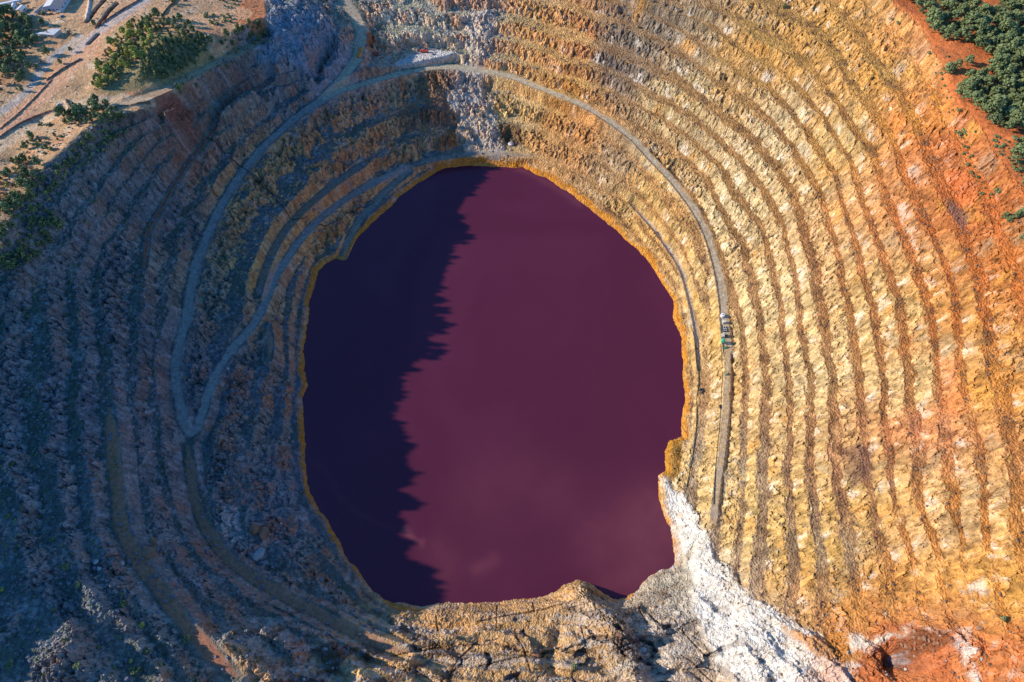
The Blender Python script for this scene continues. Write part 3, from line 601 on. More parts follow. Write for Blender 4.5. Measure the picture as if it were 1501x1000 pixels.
# ---------------------------------------------------------------- terrain objects (one sheet, cut into its parts)
def tag(o, label=None, cat=None, group=None, kind=None):
    if label: o['label'] = label
    if cat: o['category'] = cat
    if group: o['group'] = group
    if kind: o['kind'] = kind
    return o
nyy, nxx = X.shape
hr_m = np.maximum.reduce([r[0] for r in ROAD['haul_road']]); dt_m = np.maximum.reduce([r[0] for r in ROAD['dirt_track']])
cls = np.zeros((nyy - 1, nxx - 1), np.int8)
cc = lambda A: A[:-1, :-1]
cls[cc(forest) > .5] = 1; cls[cc(plat_l) > .5] = 2; cls[cc(dt_m) > .5] = 3; cls[cc(hr_m) > .5] = 4
ii, jj = np.nonzero(np.ones_like(cls))
allq = np.stack([ii * nxx + jj, ii * nxx + jj + 1, (ii + 1) * nxx + jj + 1, (ii + 1) * nxx + jj], 1)
# small sideways jitter breaks the grid up
jit = .28 * STEP
coreX = ((X > XA.min() + 300) & (np.abs(X) < 640)) & (Y > 10) & (Y < 840)
XJ = X + np.where(coreX, jit * (rng.random(X.shape) - .5) * 2, 0); YJ = Y + np.where(coreX, jit * (rng.random(X.shape) - .5) * 2, 0)
VV = np.stack([XJ, YJ, Zt], -1).reshape(-1, 3).astype(np.float32)
CC = np.concatenate([C.reshape(-1, 3), np.ones((C.shape[0] * C.shape[1], 1))], 1).astype(np.float32)
def mesh_np(name, V, Q, mt, colors=None, smooth=False):
    me = bpy.data.meshes.new(name); me.vertices.add(len(V)); me.vertices.foreach_set('co', V.ravel())
    me.loops.add(Q.size); me.loops.foreach_set('vertex_index', Q.ravel().astype(np.int32))
    me.polygons.add(len(Q)); me.polygons.foreach_set('loop_start', np.arange(0, Q.size, Q.shape[1], dtype=np.int32))
    me.update(calc_edges=True)
    if colors is not None:
        at = me.color_attributes.new('Col', 'FLOAT_COLOR', 'POINT'); at.data.foreach_set('color', colors.ravel())
    me.polygons.foreach_set('use_smooth', np.full(len(Q), smooth)); me.materials.append(mt)
    o = bpy.data.objects.new(name, me); col.objects.link(o); return o
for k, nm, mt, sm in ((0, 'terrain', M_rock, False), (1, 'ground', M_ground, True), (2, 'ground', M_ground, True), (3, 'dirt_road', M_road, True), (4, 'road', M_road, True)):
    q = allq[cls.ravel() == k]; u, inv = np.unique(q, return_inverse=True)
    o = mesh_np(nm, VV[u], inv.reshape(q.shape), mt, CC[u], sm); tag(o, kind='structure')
    tag(o, ['terraced rock slopes of the open pit', 'orange soil under the pine wood on the right rim', 'ochre plateau at the upper left rim', 'brown dirt tracks along the benches', 'grey haul road winding round the pit'][k])

# ---------------------------------------------------------------- lake
m, nt, b = mat('wine_water')
geo = nt.nodes.new('ShaderNodeNewGeometry')
mp = nt.nodes.new('ShaderNodeMapping'); mp.inputs['Scale'].default_value = (1, .8, 1); nt.links.new(geo.outputs['Position'], mp.inputs['Vector'])
n1 = nt.nodes.new('ShaderNodeTexNoise'); n1.inputs['Scale'].default_value = .006; n1.inputs['Detail'].default_value = 5; n1.inputs['Distortion'].default_value = 1.2; nt.links.new(mp.outputs[0], n1.inputs['Vector'])
rp = nt.nodes.new('ShaderNodeValToRGB'); nt.links.new(n1.outputs[0], rp.inputs[0])
rp.color_ramp.elements[0].position = .42; rp.color_ramp.elements[0].color = (.090, .0150, .034, 1)
rp.color_ramp.elements[1].position = .72; rp.color_ramp.elements[1].color = (.112, .021, .044, 1)
at = nt.nodes.new('ShaderNodeVertexColor'); at.layer_name = 'Col'
mx = nt.nodes.new('ShaderNodeMix'); mx.data_type = 'RGBA'; nt.links.new(at.outputs['Color'], mx.inputs[0]); nt.links.new(rp.outputs[0], mx.inputs[6]); mx.inputs[7].default_value = (.26, .075, .08, 1)
nt.links.new(mx.outputs[2], b.inputs['Base Color']); b.inputs['Roughness'].default_value = .25; b.inputs['IOR'].default_value = 1.36
n2 = nt.nodes.new('ShaderNodeTexNoise'); n2.inputs['Scale'].default_value = .5; n2.inputs['Detail'].default_value = 4; nt.links.new(geo.outputs['Position'], n2.inputs['Vector'])
bp = nt.nodes.new('ShaderNodeBump'); bp.inputs['Strength'].default_value = .25; bp.inputs['Distance'].default_value = .25; nt.links.new(n2.outputs[0], bp.inputs['Height']); nt.links.new(bp.outputs[0], b.inputs['Normal'])
wxa = np.arange(-225, 235, 2.0); wya = np.arange(70, 640, 2.0); WX, WY = np.meshgrid(wxa, wya)
def seg_d(pts, wd):
    D = np.full(WX.shape, 1e3)
    w = [unproj(p[0], p[1], 0) for p in pts]
    w = smooth_line([(float(p[0]), float(p[1]), 0, 0) for p in w], 3)
    for p, q in zip(w[:-1], w[1:]):
        vx, vy = q[0] - p[0], q[1] - p[1]; t = np.clip(((WX - p[0]) * vx + (WY - p[1]) * vy) / (vx * vx + vy * vy), 0, 1)
        D = np.minimum(D, np.hypot(WX - p[0] - t * vx, WY - p[1] - t * vy))
    return np.exp(-((D + 2.5 * fbm(WX / 9, WY / 9, 2)) / wd) ** 2)
wc = .45 * seg_d([(594,775),(605,790),(618,797)], 3) + .22 * seg_d([(700,835),(712,830),(722,820)], 7) + .10 * seg_d([(455,675),(480,690),(500,735),(530,755),(560,770),(598,782)], 2) + .12 * seg_d([(640,800),(660,830),(650,850)], 12) \
   + .2 * seg_d([(880,800),(920,760),(960,735)], 28) + .16 * seg_d([(940,820),(970,770)], 30) + .22 * seg_d([(760,248),(800,265),(850,300)], 5) + .12 * seg_d([(700,730),(760,700),(820,720)], 30) + .15 * seg_d([(890,860),(930,850),(980,800),(975,740)], 14)
wc = wc * (1 + .5 * fbm(WX / 25, WY / 25, 3))
q = []
ny_, nx_ = WX.shape; ii, jj = np.meshgrid(np.arange(ny_ - 1), np.arange(nx_ - 1), indexing='ij'); ii = ii.ravel(); jj = jj.ravel()
q = np.stack([ii * nx_ + jj, ii * nx_ + jj + 1, (ii + 1) * nx_ + jj + 1, (ii + 1) * nx_ + jj], 1)
o = mesh_np('water', np.stack([WX, WY, np.zeros_like(WX)], -1).reshape(-1, 3).astype(np.float32), q, m, np.stack([np.clip(wc, 0, 1)] * 3 + [np.ones_like(wc)], -1).reshape(-1, 4).astype(np.float32), True)
tag(o, 'wine red lake filling the bottom of the pit', kind='structure')
#OBJECTS_HERE
# ---------------------------------------------------------------- helpers for things
def px_pt(px, py):
    x, y = hit(px, py); return x, y, float(height(x, y))
class MB:
    def __init__(s): s.v = []; s.f = []
    def add(s, V, Fc):
        n = len(s.v); s.v += [tuple(p) for p in V]; s.f += [tuple(i + n for i in f) for f in Fc]
    def box(s, cx, cy, z0, sx, sy, sz, taper=1.0, rz=0, bevel=.06):
        c_, s_ = math.cos(rz), math.sin(rz); hx, hy = sx / 2, sy / 2; b = min(bevel, hx * .4, hy * .4, sz * .4)
        def ring(z, ax, ay, cut):
            p = [(-ax + cut, -ay), (ax - cut, -ay), (ax, -ay + cut), (ax, ay - cut), (ax - cut, ay), (-ax + cut, ay), (-ax, ay - cut), (-ax, -ay + cut)]
            return [(cx + x * c_ - y * s_, cy + x * s_ + y * c_, z) for x, y in p]
        V = ring(z0, hx - b, hy - b, b * .5) + ring(z0 + b, hx, hy, b) + ring(z0 + sz - b, hx * taper, hy * taper, b) + ring(z0 + sz, hx * taper - b, hy * taper - b, b * .5)
        Fc = [tuple(range(7, -1, -1)), tuple(range(24, 32))]
        for r in range(3):
            for k in range(8): Fc.append((r * 8 + k, r * 8 + (k + 1) % 8, r * 8 + 8 + (k + 1) % 8, r * 8 + 8 + k))
        s.add(V, Fc); return s
    def tube(s, pts, radii, n=8, cap=True):
        V = []; Fc = []
        for i, p in enumerate(pts):
            q0 = Vector(pts[max(i - 1, 0)]); q1 = Vector(pts[min(i + 1, len(pts) - 1)]); d = (q1 - q0).normalized()
            u = d.cross(Vector((0, 0, 1)) if abs(d.z) < .9 else Vector((1, 0, 0))).normalized(); w = d.cross(u)
            r = radii[i] if hasattr(radii, '__len__') else radii
            for k in range(n):
                t = 2 * math.pi * k / n; V.append(Vector(p) + u * r * math.cos(t) + w * r * math.sin(t))
        for i in range(len(pts) - 1):
            for k in range(n): Fc.append((i * n + k, i * n + (k + 1) % n, (i + 1) * n + (k + 1) % n, (i + 1) * n + k))
        if cap: Fc += [tuple(range(n)), tuple(range((len(pts) - 1) * n + n - 1, (len(pts) - 1) * n - 1, -1))]
        s.add(V, Fc); return s
    def build(s, name, m, parent=None, loc=None, rz=0):
        me = bpy.data.meshes.new(name); me.from_pydata([tuple(p) for p in s.v], [], s.f); me.materials.append(m); me.update()
        o = bpy.data.objects.new(name, me); col.objects.link(o)
        if parent: o.parent = parent
        if loc: o.location = loc; o.rotation_euler = (0, 0, rz)
        return o
def empty(name, loc, rz=0):
    o = bpy.data.objects.new(name, None); o.empty_display_size = 1; col.objects.link(o); o.location = loc; o.rotation_euler = (0, 0, rz); return o
def copy_tree(o, parent=None):
    c = o.copy(); col.objects.link(c)
    for k in list(c.keys()):
        if k in ('label', 'group') and parent is None: del c[k]
    if parent: c.parent = parent
    for ch in list(kids.get(o.name, [])): kids.setdefault(c.name, []).append(copy_tree(ch, c))
    return c
kids = {}
def kid(root, o): kids.setdefault(root.name, []).append(o); return o
# ---------------------------------------------------------------- trees
def leaf_mat(name, c1, c2):
    m, nt, b = mat(name)
    oi = nt.nodes.new('ShaderNodeObjectInfo'); geo = nt.nodes.new('ShaderNodeNewGeometry')
    n = nt.nodes.new('ShaderNodeTexNoise'); n.inputs['Scale'].default_value = .35; n.inputs['Detail'].default_value = 3; nt.links.new(geo.outputs['Position'], n.inputs['Vector'])
    ad = nt.nodes.new('ShaderNodeMath'); ad.operation = 'MULTIPLY_ADD'; nt.links.new(oi.outputs['Random'], ad.inputs[0]); ad.inputs[1].default_value = .55
    mr = nt.nodes.new('ShaderNodeMapRange'); mr.inputs[1].default_value = .35; mr.inputs[2].default_value = .65; mr.inputs[4].default_value = .45; nt.links.new(n.outputs[0], mr.inputs[0]); nt.links.new(mr.outputs[0], ad.inputs[2])
    mx = nt.nodes.new('ShaderNodeMix'); mx.data_type = 'RGBA'; nt.links.new(ad.outputs[0], mx.inputs[0]); mx.inputs[6].default_value = (*c1, 1); mx.inputs[7].default_value = (*c2, 1)
    nt.links.new(mx.outputs[2], b.inputs['Base Color']); b.inputs['Roughness'].default_value = .7; b.inputs['Specular IOR Level'].default_value = .2
    return m
M_pine = leaf_mat('pine_needles', (.11, .14, .05), (.25, .285, .11)); M_yel = leaf_mat('pale_leaves', (.34, .33, .06), (.55, .5, .12))
M_grey = leaf_mat('grey_twigs', (.11, .11, .075), (.19, .18, .13)); M_olive = leaf_mat('olive_leaves', (.13, .155, .06), (.27, .29, .11)); M_bark = simple('bark', (.12, .085, .06))
def crown_np(kind, seed, W, H):
    r = np.random.default_rng(seed); V = []; 
    nb = {'pine': 13, 'slim': 11, 'bush': 7, 'bare': 9}[kind]; cen = []
    for k in range(nb):
        if kind == 'pine':
            f = k / (nb - 1); rad = W * .5 * math.sqrt(max(.05, 1 - f ** 1.6)) * .72; an = k * 2.4 + r.random(); z = H * (.42 + .48 * f); br = W * (.19 + .07 * r.random())
        elif kind == 'slim':
            f = k / (nb - 1); rad = W * .28 * math.sin(math.pi * (.15 + .75 * f)); an = k * 2.4 + r.random(); z = H * (.25 + .68 * f); br = W * (.26 + .08 * r.random()) * (1.1 - .5 * f)
        else:
            f = r.random(); rad = W * .34 * r.random() ** .5; an = r.random() * 6.3; z = H * (.3 + .35 * r.random()); br = W * (.2 + .1 * r.random())
        cen.append((rad * math.cos(an), rad * math.sin(an), z, br))
    nl = {'pine': 46, 'slim': 36, 'bush': 26, 'bare': 22}[kind]; quad = []
    for cx, cy, cz, br in cen:
        d = r.normal(size=(nl, 3)); d /= np.linalg.norm(d, axis=1)[:, None]
        rr = br * (.55 + .5 * r.random(nl))[:, None]; c = np.array([cx, cy, cz]) + d * rr * np.array([1, 1, .8])
        t1_ = np.cross(d + .5 * r.normal(size=d.shape), [0.3, .2, 1.0]); t1_ /= np.linalg.norm(t1_, axis=1)[:, None] + 1e-6
        t2_ = np.cross(d, t1_) + .3 * r.normal(size=d.shape); t2_ /= np.linalg.norm(t2_, axis=1)[:, None] + 1e-6
        sz = (.34 + .30 * r.random(nl))[:, None] * (W / 6.0) ** .5 * (.6 if kind == 'bare' else 1)
        quad.append(np.stack([c - t1_ * sz, c - t2_ * sz * .8, c + t1_ * sz, c + t2_ * sz * .9], 1))
    q = np.concatenate(quad); return q.reshape(-1, 3), cen
def tree_proto(name, kind, seed, W, H, m, trunk=True):
    V, cen = crown_np(kind, seed, W, H); V[:, 2] = np.maximum(V[:, 2], .05)
    Q = np.arange(len(V)).reshape(-1, 4)
    if not trunk: return mesh_np(name, V.astype(np.float32), Q, m)
    root = empty(name, (0, 0, 0))
    o = mesh_np('crown', V.astype(np.float32), Q, m); o.parent = root; kid(root, o)
    t = MB(); t.tube([(0, 0, -.6), (.05, 0, H * .3), (.12, .05, H * .6), (.1, 0, H * .85)], [W * .05, W * .04, W * .028, W * .01], 6)
    for c in cen[::3]: t.tube([(.08, .02, c[2] * .6), (c[0] * .8, c[1] * .8, c[2])], [W * .02, W * .008], 4)
    kid(root, t.build('trunk', M_bark, root)); return root
PROTO = {'pine': [tree_proto('pine_tree', 'pine', 10 + k, w_, h_, M_pine) for k, (w_, h_) in enumerate([(7, 9.5), (6, 8), (8, 10), (5.2, 9)])],
 'pale': [tree_proto('broadleaf_tree', 'pine' if k % 2 else 'slim', 30 + k, w_, h_, M_yel) for k, (w_, h_) in enumerate([(4.2, 8), (5.5, 7), (3.4, 7)])],
 'small': [tree_proto('young_tree', 'slim', 50 + k, w_, h_, M_olive) for k, (w_, h_) in enumerate([(3.4, 5.5), (3, 4.5), (4, 6)])],
 'bush': [tree_proto('bush', 'bush', 70 + k, w_, h_, M_olive, False) for k, (w_, h_) in enumerate([(3.4, 2.2), (2.6, 1.8), (4.4, 2.6)])],
 'pbush': [tree_proto('bush', 'bush', 80 + k, w_, h_, M_yel, False) for k, (w_, h_) in enumerate([(2.8, 2.2), (2.2, 1.8)])],
 'bare': [tree_proto('bare_shrub', 'bare', 90 + k, w_, h_, M_grey, False) for k, (w_, h_) in enumerate([(4.4, 3), (3.4, 2.6)])]}
proto_used = set()
def plant(kind, px, py, label, group=None, s=1.0, cat=None, xyz=None):
    p = random.choice(PROTO[kind]); x, y, z = xyz or px_pt(px, py); s = s * (1.45 if kind in ('pine', 'pale', 'small') else 1.15)
    if z < .8: return None
    if p.name in proto_used: o = copy_tree(p)
    else: o = p; proto_used.add(p.name)
    o.location = (x, y, z - .15); k = s * random.uniform(.85, 1.15); o.scale = (k, k, k * random.uniform(.85, 1.15)); o.rotation_euler = (random.uniform(-.05, .05), random.uniform(-.05, .05), random.uniform(0, 6.28))
    return tag(o, label, cat or {'pine': 'tree', 'pale': 'tree', 'small': 'tree', 'bush': 'bush', 'pbush': 'bush', 'bare': 'shrub'}[kind], group)
def pip(x, y, poly):
    c = False
    for i in range(len(poly)):
        x1, y1 = poly[i]; x2, y2 = poly[(i + 1) % len(poly)]
        if (y1 > y) != (y2 > y) and x < (x2 - x1) * (y - y1) / (y2 - y1) + x1: c = not c
    return c
def scatter(poly, gap, n=9999, avoid=()):
    xs = [p[0] for p in poly]; ys = [p[1] for p in poly]; out = []
    for _ in range(6000):
        x = random.uniform(min(xs), max(xs)); y = random.uniform(min(ys), max(ys))
        if pip(x, y, poly) and not any(pip(x, y, q) for q in avoid) and all((x - a_) ** 2 + (y - b_) ** 2 > gap * gap for a_, b_ in out): out.append((x, y))
        if len(out) >= n: break
    return out
def grove(kind, poly, gap, label, group, s=1.0, n=9999, avoid=()):
    for x, y in scatter(poly, gap, n, avoid):
        plant(random.choice(kind) if isinstance(kind, list) else kind, x, y, label, group, s * random.choice([.6, .75, .9, 1, 1.1, 1.25]))
CLEAR = [[(1424,-20),(1468,-20),(1462,20),(1450,30),(1424,22)], [(1476,2),(1520,2),(1520,17),(1478,16)]]
grove('pine', [(1314,-10),(1337,10),(1354,28),(1365,50),(1382,60),(1420,64),(1462,96),(1442,108),(1420,114),(1403,124),(1401,146),(1416,153),(1434,168),(1447,182),(1472,192),(1515,198),(1515,-14)], 7.5,
      'dark green pine packed among others in the wood above the right rim', 'pines of the wood on the right rim', 1.0, 295, CLEAR)
for px, py, lb, s in [(1381,113,'round dark pine at the left end of a row of three below the orange clearing',1.0), (1390,109,'low pine in the middle of a row of three below the orange clearing',.8), (1397,104,'leaning pine at the right end of a row of three below the orange clearing',.95),
                   (1416,96,'lone slim pine casting a long shadow across the orange clearing',.7), (1487,120,'tall pine sticking up over the right edge of the wood',1.15), (1484,236,'lone pine among low scrub below the wood on the right edge',1.1)]:
    plant('pine', px, py, lb, None, s)
for px, py, lb in [(1388,84,'small bush on the orange clearing near the rim'), (1404,90,'smaller bush on the orange clearing left of the slim pine')]: plant('bush', px, py, lb, None, .8)
grove('bush', [(1452,200),(1501,205),(1512,300),(1496,262),(1480,245),(1462,225)], 5, 'grey green scrub bush on the orange slope under the wood', 'scrub bushes under the right wood', 1, 45)
grove('bush', [(1368,92),(1376,100),(1392,135),(1408,175),(1420,215),(1440,262),(1452,290),(1440,292),(1424,262),(1404,205),(1384,160),(1372,125)], 4.5, 'small bush in the line of bushes along the uppermost right bench', 'bushes along the uppermost right bench', .8, 42)
for k, (px, py) in enumerate([(1468,322),(1476,326),(1484,322),(1492,318),(1500,312)]): plant('pine', px, py, 'low spreading pine in the clump of five beside the right picture edge', 'clump of five low pines', .6)
for px, py, lb, s in [(1498,350,'round bush at the right picture edge below the pine clump',1.4), (1461,283,'dark bush on the orange bench above the pine clump',1.5), (1452,286,'smaller green bush left of the dark bush above the pine clump',1),
     (1405,198,'long dark bush on the pale orange rim face',1.2), (1411,195,'short bush touching the long dark bush on the rim face',1), (1429,194,'pair bush higher on the orange rim face',.9), (1470,907,'single green bush on the ochre slope at lower right',1.3),
     (1307,30,'left bush of a pair on the pink rim face',1.2), (1315,37,'right bush of a pair on the pink rim face',1.1), (1361,80,'biggest bush on the pink rim face under the clearing',1.4), (1331,63,'flat bush midway on the pink rim face',.9),
     (1285,43,'lone bush on the yellow bench left of the pink rim face',.8), (1149,11,'green bush on the wide yellow bench at the top',1.3), (936,41,'green bush on the dark grey benches at the top',1.1), (812,100,'bush on the sandy ledge above the haul road',1.1), (897,40,'tiny bush on the dark grey rock near the top',.8)]:
    plant('bush', px, py, lb, None, s)
# upper left
grove(['pale', 'pale', 'small', 'bare'], [(138,132),(144,90),(165,62),(200,40),(235,40),(222,62),(214,85),(185,104),(160,128)], 4.7, 'yellow green young tree on the sunny side of the wooded knoll', 'pale trees on the sunny knoll', .8, 160)
grove(['pine', 'small'], [(196,34),(226,22),(248,24),(272,34),(296,50),(312,62),(292,66),(262,48),(225,46)], 6.5, 'upright green conifer along the crest of the wooded knoll', 'conifers on the crest of the knoll', .72, 42)
grove(['small', 'small'], [(228,62),(262,50),(312,62),(300,80),(262,110),(240,120),(222,112),(206,120),(214,88)], 6.2, 'dark green sapling on the shaded side of the knoll', 'saplings on the shaded side of the knoll', .85, 80)
grove(['pine', 'pine', 'small'], [(-8,22),(24,24),(46,34),(52,58),(44,78),(32,100),(14,108),(-8,112)], 7.2, 'dark green tree in the wood at the left picture edge', 'trees of the wood at the left edge', .85, 75)
grove(['small', 'bare', 'pine'], [(-5,116),(30,108),(48,120),(40,134),(0,140)], 8, 'small tree in the loose row below the left wood', 'trees below the left wood', .7, 24)
grove('bare', [(-5,30),(20,26),(30,70),(0,90)], 8, 'leafless grey shrub among the trees of the left wood', 'bare shrubs in the left wood', 1, 14)
grove(['bush', 'small'], [(345,38),(374,34),(402,52),(392,68),(352,62),(332,78),(322,64)], 5.5, 'dark bush on the rim between the knoll and the blue cliff', 'bushes between the knoll and the blue cliff', .9, 30)
grove('bush', [(302,24),(322,21),(344,24),(340,34),(318,38),(304,34)], 5, 'grey green bush in the patch on the ochre ground', 'bush patch on the ochre ground', 1.1, 14)
grove('bush', [(322,0),(345,0),(356,6),(334,14)], 5, 'grey bush beside the orange spoil near the top edge', 'bushes beside the orange spoil', .9, 12)
grove(['small', 'pine', 'small'], [(90,170),(112,156),(150,152),(178,164),(150,172),(118,186),(96,184)], 5.8, 'green tree in the row along the upper left rim edge', 'trees along the upper left rim edge', .8, 40)
grove(['small', 'bush', 'pbush'], [(150,172),(186,172),(192,192),(140,232),(100,262),(70,300),(64,282),(112,215)], 6.2, 'sapling rooted in the shaded rock face under the upper left rim', 'saplings under the upper left rim', 1.0, 90)
grove(['small', 'pbush', 'small', 'bush', 'bare'], [(-5,262),(44,232),(66,262),(60,300),(100,330),(60,380),(10,400),(-5,360)], 5.2, 'shrub or sapling on the steep overgrown slope at the left edge', 'growth on the overgrown left slope', 1.15, 150)
grove(['bare', 'bush', 'small'], [(14,250),(30,212),(60,200),(100,196),(70,230),(40,268)], 5.6, 'grey green shrub on the sunny brow above the overgrown slope', 'shrubs on the sunny brow', .9, 38)
grove(['bush', 'small'], [(290,90),(345,75),(395,60),(380,80),(300,125),(250,150),(240,142)], 7, 'dark bush on the shaded bench under the knoll', 'bushes on the bench under the knoll', .7, 24)
grove('bush', [(70,380),(130,300),(160,260),(250,150),(265,158),(170,275),(140,330),(90,410),(40,480),(20,470)], 8, 'dark bush on the upper shaded benches', 'bushes on the upper shaded benches', .8, 26)
grove('bush', [(0,640),(90,780),(160,860),(250,900),(330,1000),(0,1000)], 22, 'dark bush on the shaded lower left slope', 'bushes on the lower left slope', 1.1, 22)
for px, py, k, lb, s in [(266,134,'pale','tall golden tree alone on the bench edge below the knoll',1.15), (202,86,'pale','broad yellow tree at the edge of the knoll, the tallest of its crown',1.35), (227,114,'pbush','pale slim bush on the red slope under the knoll',1.3), (185,118,'pbush','small pale bush left on the red slope',1),
     (104,52,'bare','wide grey green tree right of the low cream roofed house',1.9), (71,82,'pine','round pine on the strip between the tracks',.7), (106,77,'pine','lone pine with a long shadow beside the junction',.62), (90,94,'small','thin conifer leaning beside the grey track',.9), (64,94,'bare','greyish tree left of the thin conifer',1.3), (56,103,'pine','dark tree below the greyish one, left of the track',.7), (45,101,'small','taller grey tree with a clear trunk in the left scrub',1.3), (28,104,'bush','low bush in front of the left wood',1.3),
     (55,62,'pine','dark pine close to the left corner of the low house',.75), (64,38,'pine','dark pine behind the low cream roofed house',.75), (78,3,'small','tree growing against the big warehouse roof',.9), (63,21,'bush','dark bush at the left corner of the warehouse',1.5), (139,38,'small','bush tree at the end of the ditch',.8),
     (60,184,'bush','left bush of two on the pale ground above the rim',1), (73,184,'bush','right bush of two on the pale ground above the rim',1.2), (48,203,'small','small dark tree alone on the pale ground',.9), (71,210,'bush','round bush near the rim edge',.9),
     (209,918,'pbush','bright yellow green bush catching the sun low on the left slope',1.5), (236,975,'pbush','bright bush catching the sun near the bottom edge',1.3), (5,864,'pbush','bright bush at the left picture edge low down',1.4), (192,969,'pbush','small bright bush left of the bottom bright bush',1), (183,886,'bush','big dark bush halfway down the lower left slope',2.0), (274,938,'bush','dark round bush beside the brown track near the bottom',1.5),
     (842,976,'bush','green bush between the rubble on the southern rock shelf',1.4), (256,6,'small','thin tree beside the grey road at the top',.9), (262,10,'bush','bush below the thin tree at the top',1.2)]:
    plant(k, px, py, lb, None, s)
for k, ps in PROTO.items():
    for p in ps:
        if p.name not in proto_used:
            for c in kids.get(p.name, []): bpy.data.objects.remove(c)
            bpy.data.objects.remove(p)
# ---------------------------------------------------------------- stones
def ico(r, seed):
    q = np.random.default_rng(seed); t = (1 + 5 ** .5) / 2
    V = np.array([(-1,t,0),(1,t,0),(-1,-t,0),(1,-t,0),(0,-1,t),(0,1,t),(0,-1,-t),(0,1,-t),(t,0,-1),(t,0,1),(-t,0,-1),(-t,0,1)], float) / 1.9
    Fc = np.array([(0,11,5),(0,5,1),(0,1,7),(0,7,10),(0,10,11),(1,5,9),(5,11,4),(11,10,2),(10,7,6),(7,1,8),(3,9,4),(3,4,2),(3,2,6),(3,6,8),(3,8,9),(4,9,5),(2,4,11),(6,2,10),(8,6,7),(9,8,1)])
    V = V * (1 + .7 * (q.random((12, 1)) - .5)) * np.array([1, .8 + .3 * q.random(), .6 + .3 * q.random()]) * r
    return V, Fc
def stones(name, mask_fn, n, m, label, smin, smax):
    Vs = []; Fs = []; k = 0; protos = [ico(1, 200 + i) for i in range(8)]; got = 0
    jx = rng.integers(0, len(XA) - 1, n * 30); iy = rng.integers(0, len(YA) - 1, n * 30)
    w = mask_fn(iy, jx); ok = np.nonzero(rng.random(len(w)) < w)[0][:n]
    for i in ok:
        V, Fc = protos[i % 8]; x = X[iy[i], jx[i]] + rng.random() * .8; y = Y[iy[i], jx[i]] + rng.random() * .8
        s = smin + (smax - smin) * rng.random() ** 3; th = rng.random() * 6.28; c_, s_ = math.cos(th), math.sin(th)
        P = V * s; P = np.stack([P[:, 0] * c_ - P[:, 1] * s_ + x, P[:, 0] * s_ + P[:, 1] * c_ + y, P[:, 2] + Zt[iy[i], jx[i]] + .2 * s], 1)
        Vs.append(P); Fs.append(Fc + 12 * k); k += 1
    o = mesh_np(name, np.concatenate(Vs).astype(np.float32), np.concatenate(Fs), m); tag(o, label, None, None, 'stuff'); return o
M_st1 = simple('grey_stone', (.20, .20, .215), .9, 0, .35, .05); M_st2 = simple('ochre_stone', (.26, .15, .08), .9, 0, .45, .08); M_st3 = simple('pale_stone', (.46, .42, .37), .9, 0, .25, .05)
core_ok = (X > -560) & (X < 620) & (Y > 24) & (Y < 820) & (dsh > 4) & (hr_m < .1) & (forest < .3) & (plat_l < .3)
msk_l = core_ok * left * (.15 + .85 * sstep(0, .4, -patch)) ; msk_r = core_ok * right * (1 - isface) * (.1 + .9 * sstep(-.1, .35, -patch))
msk_s = core_ok * np.maximum(south * sstep(0.0, .3, fbm(X / 40, Y / 9, 3, .5, 3)), se_mix * .15)
stones('scree_stones', lambda i, j: msk_l[i, j], 7000, M_st1, 'grey rubble strewn over the shaded slopes', .35, 1.9)
stones('bench_rubble', lambda i, j: msk_r[i, j], 9000, M_st2, 'brown rubble lying on the sunny benches', .3, 1.2)
stones('pale_rubble', lambda i, j: msk_s[i, j], 2600, M_st3, 'pale rubble on the southern shelves', .3, 1.5)
def boulder(px, py, r, m, label, group=None, seed=1):
    x, y, z = px_pt(px, py); V, Fc = ico(r, seed)
    # one subdivision, roughened
    q = np.random.default_rng(seed + 5); V = [tuple(v) for v in V]; F2 = []; ed = {}
    def midp(a_, b_):
        k = (min(a_, b_), max(a_, b_))
        if k not in ed:
            p = (np.array(V[a_]) + np.array(V[b_])) / 2 * (.92 + .28 * q.random()); ed[k] = len(V); V.append(tuple(p))
        return ed[k]
    for f in Fc:
        a_, b_, c_ = [int(v) for v in f]; ab, bc, ca_ = midp(a_, b_), midp(b_, c_), midp(c_, a_); F2 += [(a_, ab, ca_), (b_, bc, ab), (c_, ca_, bc), (ab, bc, ca_)]
    o = mesh_np('boulder', np.array(V, np.float32), np.array(F2), m); o.location = (x, y, z + r * .2); o.rotation_euler = (0, 0, q.random() * 6.28)
    return tag(o, label, 'boulder', group)
M_bo = simple('orange_earth', (.62, .26, .05), .9, 0, .2, .3); M_bb = simple('brown_boulder', (.34, .17, .085), .9, 0, .25, .3); M_bw = simple('white_boulder', (.55, .5, .46), .9, 0, .15, .3)
